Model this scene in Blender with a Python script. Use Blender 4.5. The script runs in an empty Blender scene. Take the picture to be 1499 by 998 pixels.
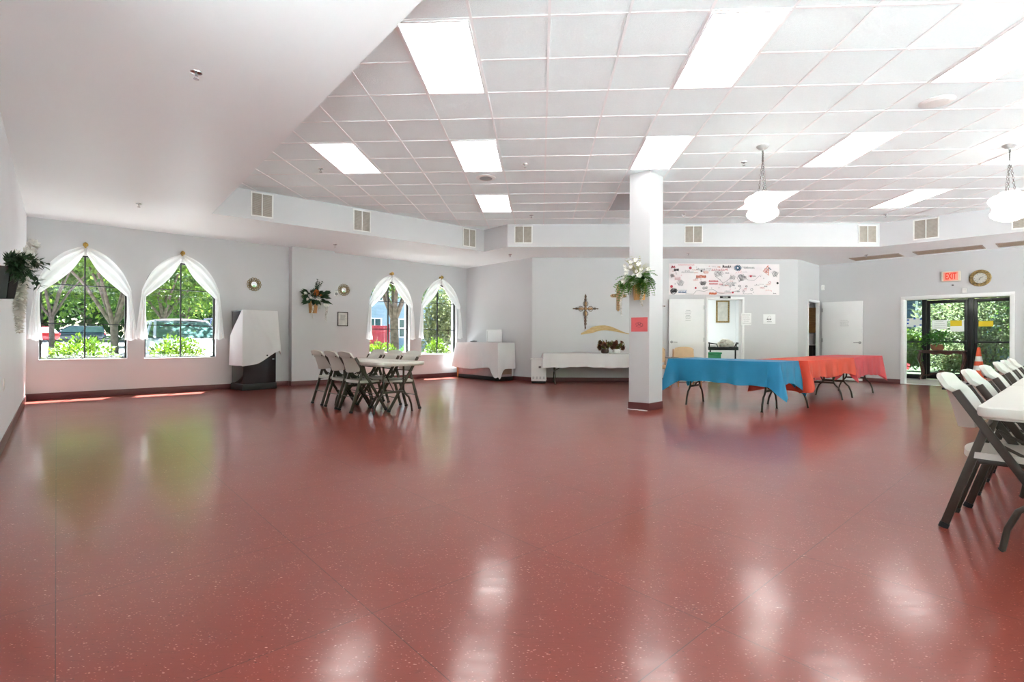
import bpy, bmesh, math, random
from mathutils import Vector, Matrix, Quaternion

SC = bpy.context.scene
COL = SC.collection
PI = math.pi
R = math.radians

# ------------------------------------------------------------------ materials
def lin(c):
    return tuple((v / 12.92 if v <= 0.04045 else ((v + 0.055) / 1.055) ** 2.4) for v in (x / 255.0 for x in c))

def N(nt, t, **kw):
    n = nt.nodes.new(t)
    for k, v in kw.items():
        setattr(n, k, v)
    return n

def mat(name, rgb, rough=0.5, metal=0.0, var=0.06, scale=6.0, bump=0.0, bscale=60.0, spec=0.5, emit=None, estr=0.0,
        translucent=0.0, rgb2=None, alpha=1.0, coat=0.0, stretch=None):
    m = bpy.data.materials.new(name)
    m.use_nodes = True
    nt = m.node_tree
    b = nt.nodes['Principled BSDF']
    out = nt.nodes['Material Output']
    c = lin(rgb)
    c2 = lin(rgb2) if rgb2 else tuple(min(1, x * (1 - var * 2)) for x in c)
    tc = N(nt, 'ShaderNodeTexCoord')
    nz = N(nt, 'ShaderNodeTexNoise')
    nz.inputs['Scale'].default_value = scale
    nz.inputs['Detail'].default_value = 4
    if stretch:
        mp = N(nt, 'ShaderNodeMapping')
        mp.inputs['Scale'].default_value = stretch
        nt.links.new(tc.outputs['Object'], mp.inputs['Vector'])
        nt.links.new(mp.outputs['Vector'], nz.inputs['Vector'])
    else:
        nt.links.new(tc.outputs['Object'], nz.inputs['Vector'])
    rp = N(nt, 'ShaderNodeValToRGB')
    rp.color_ramp.elements[0].position = 0.35
    rp.color_ramp.elements[1].position = 0.65
    rp.color_ramp.elements[0].color = (*c, 1)
    rp.color_ramp.elements[1].color = (*c2, 1)
    nt.links.new(nz.outputs['Fac'], rp.inputs['Fac'])
    nt.links.new(rp.outputs['Color'], b.inputs['Base Color'])
    b.inputs['Roughness'].default_value = rough
    b.inputs['Metallic'].default_value = metal
    b.inputs['Specular IOR Level'].default_value = spec
    b.inputs['Coat Weight'].default_value = coat
    if emit:
        b.inputs['Emission Color'].default_value = (*lin(emit), 1)
        b.inputs['Emission Strength'].default_value = estr
    if bump > 0:
        n2 = N(nt, 'ShaderNodeTexNoise')
        n2.inputs['Scale'].default_value = bscale
        n2.inputs['Detail'].default_value = 6
        bp = N(nt, 'ShaderNodeBump')
        bp.inputs['Strength'].default_value = bump
        bp.inputs['Distance'].default_value = 0.01
        nt.links.new(tc.outputs['Object'], n2.inputs['Vector'])
        nt.links.new(n2.outputs['Fac'], bp.inputs['Height'])
        nt.links.new(bp.outputs['Normal'], b.inputs['Normal'])
    last = b.outputs[0]
    if translucent > 0:
        tr = N(nt, 'ShaderNodeBsdfTranslucent')
        nt.links.new(rp.outputs['Color'], tr.inputs['Color'])
        mx = N(nt, 'ShaderNodeMixShader')
        mx.inputs[0].default_value = translucent
        nt.links.new(last, mx.inputs[1]); nt.links.new(tr.outputs[0], mx.inputs[2])
        last = mx.outputs[0]
    if alpha < 1:
        tp = N(nt, 'ShaderNodeBsdfTransparent')
        mx = N(nt, 'ShaderNodeMixShader')
        mx.inputs[0].default_value = alpha
        nt.links.new(tp.outputs[0], mx.inputs[1]); nt.links.new(last, mx.inputs[2])
        last = mx.outputs[0]
    nt.links.new(last, out.inputs['Surface'])
    return m

def glass_mat(name, tint=(235, 242, 240)):
    m = bpy.data.materials.new(name)
    m.use_nodes = True
    nt = m.node_tree
    nt.nodes.remove(nt.nodes['Principled BSDF'])
    out = nt.nodes['Material Output']
    tp = N(nt, 'ShaderNodeBsdfTransparent'); tp.inputs[0].default_value = (*lin(tint), 1)
    gl = N(nt, 'ShaderNodeBsdfGlossy'); gl.inputs['Roughness'].default_value = 0.02
    fr = N(nt, 'ShaderNodeFresnel'); fr.inputs[0].default_value = 1.45
    mx = N(nt, 'ShaderNodeMixShader')
    nt.links.new(fr.outputs[0], mx.inputs[0])
    nt.links.new(tp.outputs[0], mx.inputs[1]); nt.links.new(gl.outputs[0], mx.inputs[2])
    nt.links.new(mx.outputs[0], out.inputs['Surface'])
    return m

def floor_mat():
    m = bpy.data.materials.new('vinyl_floor_tile')
    m.use_nodes = True
    nt = m.node_tree; b = nt.nodes['Principled BSDF']
    L = nt.links.new
    tc = N(nt, 'ShaderNodeTexCoord')
    mp = N(nt, 'ShaderNodeMapping'); mp.inputs['Rotation'].default_value = (0, 0, R(45))
    L(tc.outputs['Object'], mp.inputs['Vector'])
    br = N(nt, 'ShaderNodeTexBrick', offset=0.0, squash=1.0)
    br.inputs['Scale'].default_value = 1.0
    br.inputs['Brick Width'].default_value = 0.914; br.inputs['Row Height'].default_value = 0.914
    br.inputs['Mortar Size'].default_value = 0.0016; br.inputs['Mortar Smooth'].default_value = 0.3
    br.inputs['Color1'].default_value = (*lin((136, 59, 47)), 1)
    br.inputs['Color2'].default_value = (*lin((131, 56, 45)), 1)
    br.inputs['Mortar'].default_value = (*lin((84, 40, 36)), 1)
    L(mp.outputs['Vector'], br.inputs['Vector'])
    big = N(nt, 'ShaderNodeTexNoise'); big.inputs['Scale'].default_value = 0.6; big.inputs['Detail'].default_value = 5
    L(tc.outputs['Object'], big.inputs['Vector'])
    mixb = N(nt, 'ShaderNodeMix', data_type='RGBA', blend_type='MULTIPLY')
    mixb.inputs[0].default_value = 0.35
    rb = N(nt, 'ShaderNodeValToRGB')
    rb.color_ramp.elements[0].position = .3; rb.color_ramp.elements[1].position = .7
    rb.color_ramp.elements[0].color = (.72, .68, .66, 1); rb.color_ramp.elements[1].color = (1, 1, 1, 1)
    L(big.outputs['Fac'], rb.inputs['Fac'])
    L(br.outputs['Color'], mixb.inputs[6]); L(rb.outputs['Color'], mixb.inputs[7])
    cur = mixb.outputs[2]
    # flecks of two sizes
    for sc, thr, col, st, ang, dens in ((15.0, 0.075, (216, 160, 146), (1, 2.3, 1), 20, .72), (44.0, 0.15, (196, 136, 122), (1, 1.9, 1), 70, .70), (70.0, 0.20, (170, 100, 88), (1, 1.6, 1), 50, .45), (36.0, .10, (80, 40, 37), (1, 1.6, 1), 120, .7)):
        m2 = N(nt, 'ShaderNodeMapping'); m2.inputs['Rotation'].default_value = (0, 0, R(ang)); m2.inputs['Scale'].default_value = st
        L(tc.outputs['Object'], m2.inputs['Vector'])
        vo = N(nt, 'ShaderNodeTexVoronoi'); vo.inputs['Scale'].default_value = sc; vo.inputs['Randomness'].default_value = 1.0
        L(m2.outputs['Vector'], vo.inputs['Vector'])
        nn = N(nt, 'ShaderNodeTexNoise'); nn.inputs['Scale'].default_value = 9.0
        L(tc.outputs['Object'], nn.inputs['Vector'])
        mul = N(nt, 'ShaderNodeMath', operation='MULTIPLY'); mul.inputs[1].default_value = thr * 2
        L(nn.outputs['Fac'], mul.inputs[0])
        lt = N(nt, 'ShaderNodeMath', operation='SUBTRACT', use_clamp=True)
        dv_ = N(nt, 'ShaderNodeMath', operation='DIVIDE')
        L(vo.outputs['Distance'], dv_.inputs[0]); L(mul.outputs[0], dv_.inputs[1])
        sc_ = N(nt, 'ShaderNodeMapRange'); sc_.inputs[1].default_value = .75; sc_.inputs[2].default_value = 1.15; sc_.inputs[3].default_value = 0; sc_.inputs[4].default_value = 1
        L(dv_.outputs[0], sc_.inputs[0]); lt.inputs[0].default_value = 1.0; L(sc_.outputs[0], lt.inputs[1])
        sp = N(nt, 'ShaderNodeSeparateColor')
        L(vo.outputs['Color'], sp.inputs[0])
        gt = N(nt, 'ShaderNodeMath', operation='GREATER_THAN'); gt.inputs[1].default_value = dens
        L(sp.outputs[0], gt.inputs[0])
        an = N(nt, 'ShaderNodeMath', operation='MULTIPLY')
        L(lt.outputs[0], an.inputs[0]); L(gt.outputs[0], an.inputs[1])
        mx = N(nt, 'ShaderNodeMix', data_type='RGBA')
        L(an.outputs[0], mx.inputs[0]); L(cur, mx.inputs[6]); mx.inputs[7].default_value = (*lin(col), 1)
        cur = mx.outputs[2]
    # long thin scuffs
    ms = N(nt, 'ShaderNodeMapping'); ms.inputs['Rotation'].default_value = (0, 0, R(35)); ms.inputs['Scale'].default_value = (0.5, 6, 1)
    L(tc.outputs['Object'], ms.inputs['Vector'])
    wv = N(nt, 'ShaderNodeTexNoise'); wv.inputs['Scale'].default_value = 2.8; wv.inputs['Detail'].default_value = 8; wv.inputs['Distortion'].default_value = 2.5
    L(ms.outputs['Vector'], wv.inputs['Vector'])
    rs = N(nt, 'ShaderNodeValToRGB')
    rs.color_ramp.elements[0].position = .493; rs.color_ramp.elements[0].color = (1, 1, 1, 1)
    rs.color_ramp.elements[1].position = .5; rs.color_ramp.elements[1].color = (.62, .58, .58, 1)
    e = rs.color_ramp.elements.new(.507); e.color = (1, 1, 1, 1)
    L(wv.outputs['Fac'], rs.inputs['Fac'])
    mx = N(nt, 'ShaderNodeMix', data_type='RGBA', blend_type='MULTIPLY'); mx.inputs[0].default_value = .7
    L(cur, mx.inputs[6]); L(rs.outputs['Color'], mx.inputs[7])
    L(mx.outputs[2], b.inputs['Base Color'])
    nr = N(nt, 'ShaderNodeTexNoise'); nr.inputs['Scale'].default_value = 1.6; nr.inputs['Detail'].default_value = 8
    L(tc.outputs['Object'], nr.inputs['Vector'])
    mr = N(nt, 'ShaderNodeMapRange'); mr.inputs[3].default_value = .30; mr.inputs[4].default_value = .36
    L(nr.outputs['Fac'], mr.inputs[0]); L(mr.outputs[0], b.inputs['Roughness'])
    b.inputs['Specular IOR Level'].default_value = 0.22
    b.inputs['Coat Weight'].default_value = 0.68; b.inputs['Coat Roughness'].default_value = 0.15; b.inputs['Coat IOR'].default_value = 1.5
    mcr = N(nt, 'ShaderNodeMapping'); mcr.inputs['Rotation'].default_value = (0, 0, R(-30)); mcr.inputs['Scale'].default_value = (1.5, 7, 1)
    L(tc.outputs['Object'], mcr.inputs['Vector'])
    ncr = N(nt, 'ShaderNodeTexNoise'); ncr.inputs['Scale'].default_value = 3.0; ncr.inputs['Detail'].default_value = 8; ncr.inputs['Roughness'].default_value = .7
    L(mcr.outputs['Vector'], ncr.inputs['Vector'])
    mcc = N(nt, 'ShaderNodeMapRange'); mcc.inputs[1].default_value = .3; mcc.inputs[2].default_value = .7; mcc.inputs[3].default_value = .10; mcc.inputs[4].default_value = .20
    L(ncr.outputs['Fac'], mcc.inputs[0]); L(mcc.outputs[0], b.inputs['Coat Roughness'])
    bn = N(nt, 'ShaderNodeTexNoise'); bn.inputs['Scale'].default_value = 5; bn.inputs['Detail'].default_value = 3
    L(tc.outputs['Object'], bn.inputs['Vector'])
    bp = N(nt, 'ShaderNodeBump'); bp.inputs['Strength'].default_value = .12; bp.inputs['Distance'].default_value = .01
    L(bn.outputs['Fac'], bp.inputs['Height']); L(bp.outputs['Normal'], b.inputs['Normal']); L(bp.outputs['Normal'], b.inputs['Coat Normal'])
    return m

M = {}
M['floor'] = floor_mat()
M['pillar'] = mat('pillar_paint', (192, 191, 193), .55, var=.01, scale=1.5, bump=.05, bscale=90)
M['glass_tint'] = glass_mat('tinted_window_glass', (220, 226, 224))
M['glass_door'] = glass_mat('tinted_door_glass', (204, 212, 214))
M['scroll'] = mat('bronze_scroll', (126, 102, 80), .5, .3, var=.2, scale=30)
M['wall'] = mat('painted_wall', (206, 205, 207), .55, var=.01, scale=1.5, bump=.05, bscale=90)
M['wall_white'] = mat('white_painted_wall', (244, 247, 250), .5, var=.01, scale=1.5, bump=.04, bscale=90)
M['soffit'] = mat('soffit_paint', (244, 249, 250), .45, var=.01, scale=.8, bump=.03, bscale=60)
M['tile'] = mat('acoustic_ceiling_tile', (240, 250, 251), .85, var=.015, scale=60, bump=.5, bscale=160)
M['tbar'] = mat('ceiling_grid_metal', (244, 246, 247), .4, var=.02)
M['base'] = mat('vinyl_baseboard', (104, 56, 56), .4, var=.04)
M['trim'] = mat('white_trim', (238, 238, 238), .4, var=.01)
M['panel'] = mat('light_diffuser', (255, 255, 255), .4, var=.0, emit=(255, 253, 250), estr=1.9)
M['panel_off'] = mat('unlit_diffuser', (170, 170, 172), .4, var=.03)
M['shade'] = mat('opal_glass_lit', (255, 255, 252), .2, var=.0, emit=(255, 252, 244), estr=1.3)
M['chrome'] = mat('chrome', (215, 215, 215), .15, 1.0, var=.04)
M['steel'] = mat('brushed_steel', (170, 170, 172), .3, 1.0, var=.05)
M['vent'] = mat('vent_white', (232, 231, 228), .45, var=.02)
M['vent_dark'] = mat('dusty_vent_slats', (176, 166, 154), .7, var=.08, scale=14)
M['soffit_vent'] = mat('tan_vent', (168, 148, 132), .6, var=.08, scale=9)
M['dark_frame'] = mat('dark_bronze_frame', (44, 42, 42), .4, .4, var=.1)
M['black_frame'] = mat('black_aluminium', (30, 30, 33), .35, .3, var=.1)
M['glass'] = glass_mat('window_glass')
M['sheer'] = mat('sheer_curtain', (250, 250, 250), .8, var=.01, translucent=.5, alpha=.93)
M['gold'] = mat('gold_metal', (196, 160, 84), .3, .8, var=.2, scale=40)
M['gold_paint'] = mat('antique_gold', (176, 150, 98), .4, .4, var=.3, scale=30)
M['plastic'] = mat('white_plastic', (196, 192, 183), .45, var=.015, bump=.06, bscale=200)
M['tube'] = mat('bronze_powder_coat', (70, 61, 53), .42, .35, var=.06)
M['rubber'] = mat('black_rubber', (28, 27, 27), .7, var=.1)
M['cloth_white'] = mat('white_sheet', (240, 240, 240), .8, var=.015, scale=3, bump=.25, bscale=9, translucent=.15)
M['cloth_blue'] = mat('blue_plastic_cloth', (52, 158, 206), .38, var=.05, scale=3, bump=.4, bscale=14, translucent=.35)
M['cloth_orange'] = mat('orange_plastic_cloth', (250, 98, 70), .36, var=.04, scale=3, bump=.4, bscale=14, translucent=.4)
M['cloth_red'] = mat('coral_plastic_cloth', (240, 100, 108), .36, var=.05, scale=3, bump=.4, bscale=14, translucent=.4)
M['black_gloss'] = mat('black_laminate', (26, 26, 28), .18, var=.1, coat=.4)
M['black'] = mat('matte_black', (26, 26, 27), .5, var=.1)
M['wood'] = mat('oak_wood', (196, 148, 92), .45, rgb2=(168, 118, 66), scale=5, stretch=(1, 1, 8))
M['wood_tan'] = mat('bamboo_wood', (204, 160, 98), .45, rgb2=(184, 134, 76), scale=6, stretch=(9, 9, 1))
M['wood_dark'] = mat('mahogany', (84, 44, 36), .3, rgb2=(58, 28, 24), scale=7, coat=.3)
M['decor_wood'] = mat('carved_wood', (206, 172, 128), .55, rgb2=(150, 110, 76), scale=40)
M['iron'] = mat('dark_iron', (58, 48, 42), .5, .5, var=.2, scale=30)
M['tan_decal'] = mat('tan_decal', (212, 184, 134), .6, rgb2=(194, 160, 110), scale=9, stretch=(1, 1, 7))
M['paper'] = mat('white_paper', (240, 240, 240), .7, var=.01)
M['paper_red'] = mat('coral_paper', (214, 96, 100), .7, var=.03)
M['paper_yellow'] = mat('yellow_paper', (226, 196, 40), .7, var=.03)
M['ink'] = mat('ink_grey', (120, 120, 124), .7, var=.05)
M['ink_dark'] = mat('ink_black', (44, 42, 46), .7, var=.05)
M['ink_red'] = mat('ink_red', (206, 74, 92), .7, var=.05)
M['ink_orange'] = mat('ink_orange', (220, 112, 72), .7, var=.05)
M['ink_blue'] = mat('ink_blue', (52, 96, 140), .7, var=.05)
M['ink_teal'] = mat('ink_teal', (40, 90, 104), .7, var=.05)
M['ink_tape'] = mat('blue_tape', (30, 90, 190), .6, var=.05)
M['banner'] = mat('banner_paper', (240, 236, 236), .75, rgb2=(238, 228, 230), scale=2)
M['leaf'] = mat('leaf_green', (92, 156, 64), .5, rgb2=(56, 112, 48), scale=9, translucent=.3)
M['leaf_dark'] = mat('leaf_dark_green', (52, 84, 50), .5, rgb2=(34, 58, 40), scale=9, translucent=.2)
M['leaf_pale'] = mat('leaf_pale_green', (158, 166, 110), .5, rgb2=(196, 186, 134), scale=9, translucent=.3)
M['fern'] = mat('fern_green', (98, 150, 52), .5, rgb2=(66, 112, 42), scale=8, translucent=.3)
M['petal'] = mat('white_petal', (246, 244, 238), .6, var=.03, translucent=.25)
M['petal_orange'] = mat('orange_petal', (196, 116, 58), .6, var=.1, translucent=.2)
M['dried'] = mat('dried_flower', (140, 84, 62), .7, rgb2=(92, 64, 40), scale=14)
M['dried_green'] = mat('dried_leaf', (134, 124, 60), .7, rgb2=(98, 96, 46), scale=14)
M['beige'] = mat('beige_vinyl', (216, 184, 146), .5, var=.04, bump=.1, bscale=80)
M['chair_wood'] = mat('light_chair_wood', (196, 150, 104), .45, rgb2=(172, 124, 82), scale=6)
M['off_white'] = mat('appliance_white', (236, 236, 234), .35, var=.01)
M['grey_plastic'] = mat('grey_plastic', (150, 150, 150), .45, var=.05)
M['green_bin'] = mat('green_plastic', (34, 142, 92), .4, var=.05)
M['mirror'] = mat('mirror_glass', (200, 200, 200), .06, 1.0, var=.02)
M['print'] = mat('faded_print', (214, 212, 204), .5, rgb2=(196, 196, 190), scale=8)
M['exit_face'] = mat('exit_sign_face', (232, 222, 206), .4, var=.02)
M['exit_red'] = mat('exit_letters_lit', (214, 50, 24), .4, var=.02, emit=(245, 70, 40), estr=.10)
M['exit_glow'] = mat('exit_panel_lit', (236, 156, 138), .4, var=.02, emit=(245, 150, 128), estr=.03)
M['terracotta'] = mat('terracotta', (172, 112, 84), .7, var=.08)
M['cone'] = mat('cone_orange', (232, 96, 60), .5, var=.04)
M['cone_white'] = mat('cone_band_white', (238, 236, 232), .4, var=.02)
M['counter'] = mat('pinkish_laminate', (172, 156, 158), .22, var=.04, coat=.3)
M['brown_panel'] = mat('brown_panel', (136, 110, 92), .5, var=.08)
M['vest_floor'] = mat('pale_vestibule_tile', (206, 196, 194), .25, var=.05, scale=3)
# outside
M['asphalt'] = mat('asphalt', (96, 95, 95), .9, var=.1, scale=2, bump=.3, bscale=40)
M['mulch'] = mat('planting_bed_soil', (120, 98, 74), .95, rgb2=(84, 70, 52), scale=12)
M['concrete'] = mat('pale_concrete', (206, 202, 196), .85, var=.05)
M['lot'] = mat('worn_asphalt', (116, 115, 116), .9, var=.08, scale=2, bump=.3, bscale=40)
M['grass_ground'] = mat('ground_cover', (70, 92, 48), .9, rgb2=(58, 62, 40), scale=5)
M['panel_kitchen'] = mat('kitchen_diffuser', (255, 255, 255), .4, var=.0, emit=(252, 255, 244), estr=2.5)
M['canopy'] = mat('satin_canopy', (176, 176, 176), .35, .35, var=.03)
M['chain'] = mat('dark_chrome_chain', (120, 118, 116), .3, 1.0, var=.1)
M['white_paving'] = mat('white_paving', (242, 242, 242), .85, var=.02)
M['brick'] = mat('brick', (150, 104, 88), .85, var=.12, scale=10)
M['shrub'] = mat('shrub_leaf', (92, 116, 26), .5, rgb2=(58, 90, 20), scale=5, translucent=.4)
M['tree_leaf'] = mat('tree_leaf', (112, 138, 44), .55, rgb2=(54, 90, 34), scale=.8, translucent=.45)
M['tree_leaf_deep'] = mat('tree_leaf_deep', (64, 98, 44), .55, rgb2=(30, 64, 34), scale=.8, translucent=.4)
M['blossom'] = mat('pale_blossom_leaf', (150, 158, 110), .6, rgb2=(104, 116, 80), scale=3, translucent=.35)
M['bark'] = mat('tree_bark', (120, 104, 92), .9, rgb2=(88, 74, 66), scale=8, bump=.5, bscale=30)
M['car_blue'] = mat('navy_car_paint', (36, 48, 72), .2, .2, var=.03, coat=.8)
M['car_white'] = mat('white_car_paint', (206, 210, 216), .2, var=.01, coat=.8)
M['car_van'] = mat('blue_car_paint', (70, 96, 150), .2, .2, var=.03, coat=.8)
M['car_red'] = mat('red_car_paint', (176, 40, 52), .2, var=.03, coat=.8)
M['car_glass'] = mat('car_glass', (70, 100, 98), .06, var=.15, scale=2, coat=.6)
M['tyre'] = mat('tyre', (30, 30, 30), .8, var=.1)
M['lamp_clear'] = mat('headlight', (220, 226, 230), .1, var=.05, coat=.8)
M['lamp_red'] = mat('taillight', (196, 40, 60), .2, var=.05, coat=.8)
M['fence_red'] = mat('red_fence', (150, 38, 50), .6, var=.06, scale=3)
M['siding'] = mat('pale_blue_siding', (140, 164, 176), .6, var=.04, scale=2)
M['siding_dark'] = mat('slate_blue_wall', (62, 84, 106), .6, var=.1, scale=3)
M['roof'] = mat('grey_roof', (120, 120, 124), .8, var=.08)
M['pink'] = mat('pink_blossom', (226, 104, 108), .6, var=.1, translucent=.3)

# ------------------------------------------------------------------ mesh builder
class MB:
    def __init__(self):
        self.v = []; self.f = []; self.mi = []
    def add(self, vs, fs, mi=0, T=None):
        o = len(self.v)
        if T is not None:
            vs = [T @ Vector(p) for p in vs]
        self.v.extend([tuple(p) for p in vs])
        self.f.extend([tuple(i + o for i in f) for f in fs])
        self.mi.extend([mi] * len(fs))
        return self
    def box(self, c, s, bevel=0.0, mi=0, rot=None, seg=2):
        bm = bmesh.new()
        bmesh.ops.create_cube(bm, size=1.0, matrix=Matrix.Diagonal((*s, 1)))
        if bevel > 0:
            bmesh.ops.bevel(bm, geom=list(bm.edges), offset=min(bevel, min(s) * .49), segments=seg, affect='EDGES', profile=.5)
        bm.verts.index_update()
        vs = [v.co.copy() for v in bm.verts]; fs = [[v.index for v in f.verts] for f in bm.faces]
        bm.free()
        T = Matrix.Translation(c)
        if rot is not None:
            T = T @ (rot if isinstance(rot, Matrix) else Matrix.Rotation(rot, 4, 'Z'))
        return self.add(vs, fs, mi, T)
    def bar(self, p0, p1, w, t, up=(1, 0, 0), bevel=.004, mi=0):
        """rectangular bar from p0 to p1: t along `up`-ish axis, w across"""
        p0, p1 = Vector(p0), Vector(p1)
        d = p1 - p0; L = d.length; z = d / L
        x = Vector(up); x = (x - z * x.dot(z)).normalized(); y = z.cross(x)
        rot = Matrix((x, y, z)).transposed().to_4x4()
        return self.box((p0 + p1) / 2, (t, w, L), bevel, mi, rot)
    def tube(self, pts, r, seg=8, mi=0, cap=True):
        pts = [Vector(p) for p in pts]
        rs = r if isinstance(r, (list, tuple)) else [r] * len(pts)
        n = len(pts)
        tang = []
        for i in range(n):
            a = pts[max(i - 1, 0)]; b = pts[min(i + 1, n - 1)]
            tang.append((b - a).normalized())
        nrm = tang[0].orthogonal().normalized()
        vs = []; fs = []
        for i in range(n):
            if i:
                q = tang[i - 1].rotation_difference(tang[i]); nrm = q @ nrm
            bi = tang[i].cross(nrm)
            for k in range(seg):
                a = 2 * PI * k / seg
                vs.append(pts[i] + (nrm * math.cos(a) + bi * math.sin(a)) * rs[i])
        for i in range(n - 1):
            for k in range(seg):
                k2 = (k + 1) % seg
                fs.append((i * seg + k, i * seg + k2, (i + 1) * seg + k2, (i + 1) * seg + k))
        if cap:
            fs.append(tuple(range(seg))[::-1]); fs.append(tuple((n - 1) * seg + k for k in range(seg)))
        return self.add(vs, fs, mi)
    def lathe(self, prof, seg=24, c=(0, 0, 0), mi=0, T=None, cap=True):
        vs = []; fs = []
        for r, z in prof:
            for k in range(seg):
                a = 2 * PI * k / seg
                vs.append((c[0] + r * math.cos(a), c[1] + r * math.sin(a), c[2] + z))
        for i in range(len(prof) - 1):
            for k in range(seg):
                k2 = (k + 1) % seg
                fs.append((i * seg + k, i * seg + k2, (i + 1) * seg + k2, (i + 1) * seg + k))
        if cap and prof[0][0] > 1e-6: fs.append(tuple(range(seg))[::-1])
        if cap and prof[-1][0] > 1e-6: fs.append(tuple((len(prof) - 1) * seg + k for k in range(seg)))
        return self.add(vs, fs, mi, T)
    def sphere(self, c, r, seg=10, rings=6, mi=0):
        rr = r if isinstance(r, (list, tuple)) else (r, r, r)
        prof = [(math.sin(PI * i / rings), -math.cos(PI * i / rings)) for i in range(rings + 1)]
        prof[0] = (0.0, -1); prof[-1] = (0.0, 1)
        T = Matrix.Translation(c) @ Matrix.Diagonal((*rr, 1))
        return self.lathe(prof, seg, (0, 0, 0), mi, T)
    def grid(self, fn, nu, nv, mi=0):
        vs = [fn(i / nu, j / nv) for j in range(nv + 1) for i in range(nu + 1)]
        fs = [(j * (nu + 1) + i, j * (nu + 1) + i + 1, (j + 1) * (nu + 1) + i + 1, (j + 1) * (nu + 1) + i) for j in range(nv) for i in range(nu)]
        return self.add(vs, fs, mi)
    def slab(self, fn, nu, nv, th, mi=0):
        """closed shell of thickness th about the surface fn(u,v)"""
        P = [[Vector(fn(i / nu, j / nv)) for i in range(nu + 1)] for j in range(nv + 1)]
        Nn = [[None] * (nu + 1) for _ in range(nv + 1)]
        for j in range(nv + 1):
            for i in range(nu + 1):
                a = P[j][min(i + 1, nu)] - P[j][max(i - 1, 0)]
                b = P[min(j + 1, nv)][i] - P[max(j - 1, 0)][i]
                c = a.cross(b)
                Nn[j][i] = c.normalized() if c.length > 1e-12 else Vector((0, 0, 1))
        vs = []; W = nu + 1; K = W * (nv + 1)
        for sgn in (.5, -.5):
            for j in range(nv + 1):
                for i in range(nu + 1):
                    vs.append(P[j][i] + Nn[j][i] * th * sgn)
        fs = []
        for j in range(nv):
            for i in range(nu):
                q = (j * W + i, j * W + i + 1, (j + 1) * W + i + 1, (j + 1) * W + i)
                fs.append(q); fs.append(tuple(K + x for x in q[::-1]))
        rim = [(0, i) for i in range(nu)] + [(j, nu) for j in range(nv)] + [(nv, i) for i in range(nu, 0, -1)] + [(j, 0) for j in range(nv, 0, -1)]
        ids = [j * W + i for j, i in rim]
        for k in range(len(ids)):
            a, b = ids[k], ids[(k + 1) % len(ids)]
            fs.append((a, K + a, K + b, b))
        return self.add(vs, fs, mi)
    def prism(self, poly, z0, z1, mi=0, T=None, inset=0.0):
        n = len(poly)
        vs = [(x, y, z0) for x, y in poly] + [(x, y, z1) for x, y in poly]
        fs = [tuple(range(n))[::-1], tuple(range(n, 2 * n))] + [(i, (i + 1) % n, n + (i + 1) % n, n + i) for i in range(n)]
        return self.add(vs, fs, mi, T)
    def rounded_slab(self, L, W, T, r, e, c=(0, 0, 0), mi=0):
        """rounded rectangle (L along x, W along y), top at z=0, thickness T, edge radius e"""
        def ring(ins, z):
            o = []
            for sx, sy, a0 in ((1, 1, 0), (-1, 1, 90), (-1, -1, 180), (1, -1, 270)):
                for k in range(6):
                    a = R(a0 + 18 * k)
                    rr = max(r - ins, .001)
                    o.append((c[0] + sx * (L / 2 - r) + rr * math.cos(a), c[1] + sy * (W / 2 - r) + rr * math.sin(a), c[2] + z))
            return o
        rings = [ring(e, 0), ring(e * .3, -e * .3), ring(0, -e), ring(0, -T + e), ring(e * .3, -T + e * .3), ring(e, -T)]
        n = len(rings[0]); vs = [p for q in rings for p in q]; fs = [tuple(range(n))]
        for i in range(len(rings) - 1):
            for k in range(n):
                k2 = (k + 1) % n
                fs.append((i * n + k, (i + 1) * n + k, (i + 1) * n + k2, i * n + k2))
        fs.append(tuple((len(rings) - 1) * n + k for k in range(n))[::-1])
        return self.add(vs, fs, mi)
    def leafquad(self, p, d, up, L, W, mi=0):
        """a bent pointed leaf: base p, direction d"""
        d = d.normalized(); s = d.cross(up)
        if s.length < 1e-4: s = d.orthogonal()
        s.normalize(); n = s.cross(d)
        a = p; b = p + d * L * .45 + s * W / 2 + n * W * .12; c = p + d * L; e = p + d * L * .45 - s * W / 2 + n * W * .12
        m = p + d * L * .5 - n * W * .02
        return self.add([a, b, c, e, m], [(0, 1, 4), (1, 2, 4), (2, 3, 4), (3, 0, 4)], mi)

def build(name, mb, mats, parent=None, smooth=35, loc=None, rotz=None):
    me = bpy.data.meshes.new(name)
    me.from_pydata(mb.v, [], mb.f)
    for m in (mats if isinstance(mats, (list, tuple)) else [mats]):
        me.materials.append(m)
    me.polygons.foreach_set('material_index', mb.mi)
    if smooth:
        me.polygons.foreach_set('use_smooth', [True] * len(me.polygons))
        me.set_sharp_from_angle(angle=R(smooth))
    me.update()
    o = bpy.data.objects.new(name, me); COL.objects.link(o)
    if parent: o.parent = parent
    if loc is not None: o.location = loc
    if rotz is not None: o.rotation_euler = (0, 0, rotz)
    return o

def tag(o, label=None, cat=None, group=None, kind=None):
    if label: o['label'] = label
    if cat: o['category'] = cat
    if group: o['group'] = group
    if kind: o['kind'] = kind
    return o

def thing(name, label, cat, loc=(0, 0, 0), rotz=0.0, group=None):
    o = bpy.data.objects.new(name, None); COL.objects.link(o)
    o.empty_display_size = .1
    o.location = loc; o.rotation_euler = (0, 0, rotz)
    return tag(o, label, cat, group)

def struct(name, mb, m, parent=None, smooth=35, **kw):
    o = build(name, mb, m, parent, smooth, **kw)
    if parent is None: o['kind'] = 'structure'
    return o

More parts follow.
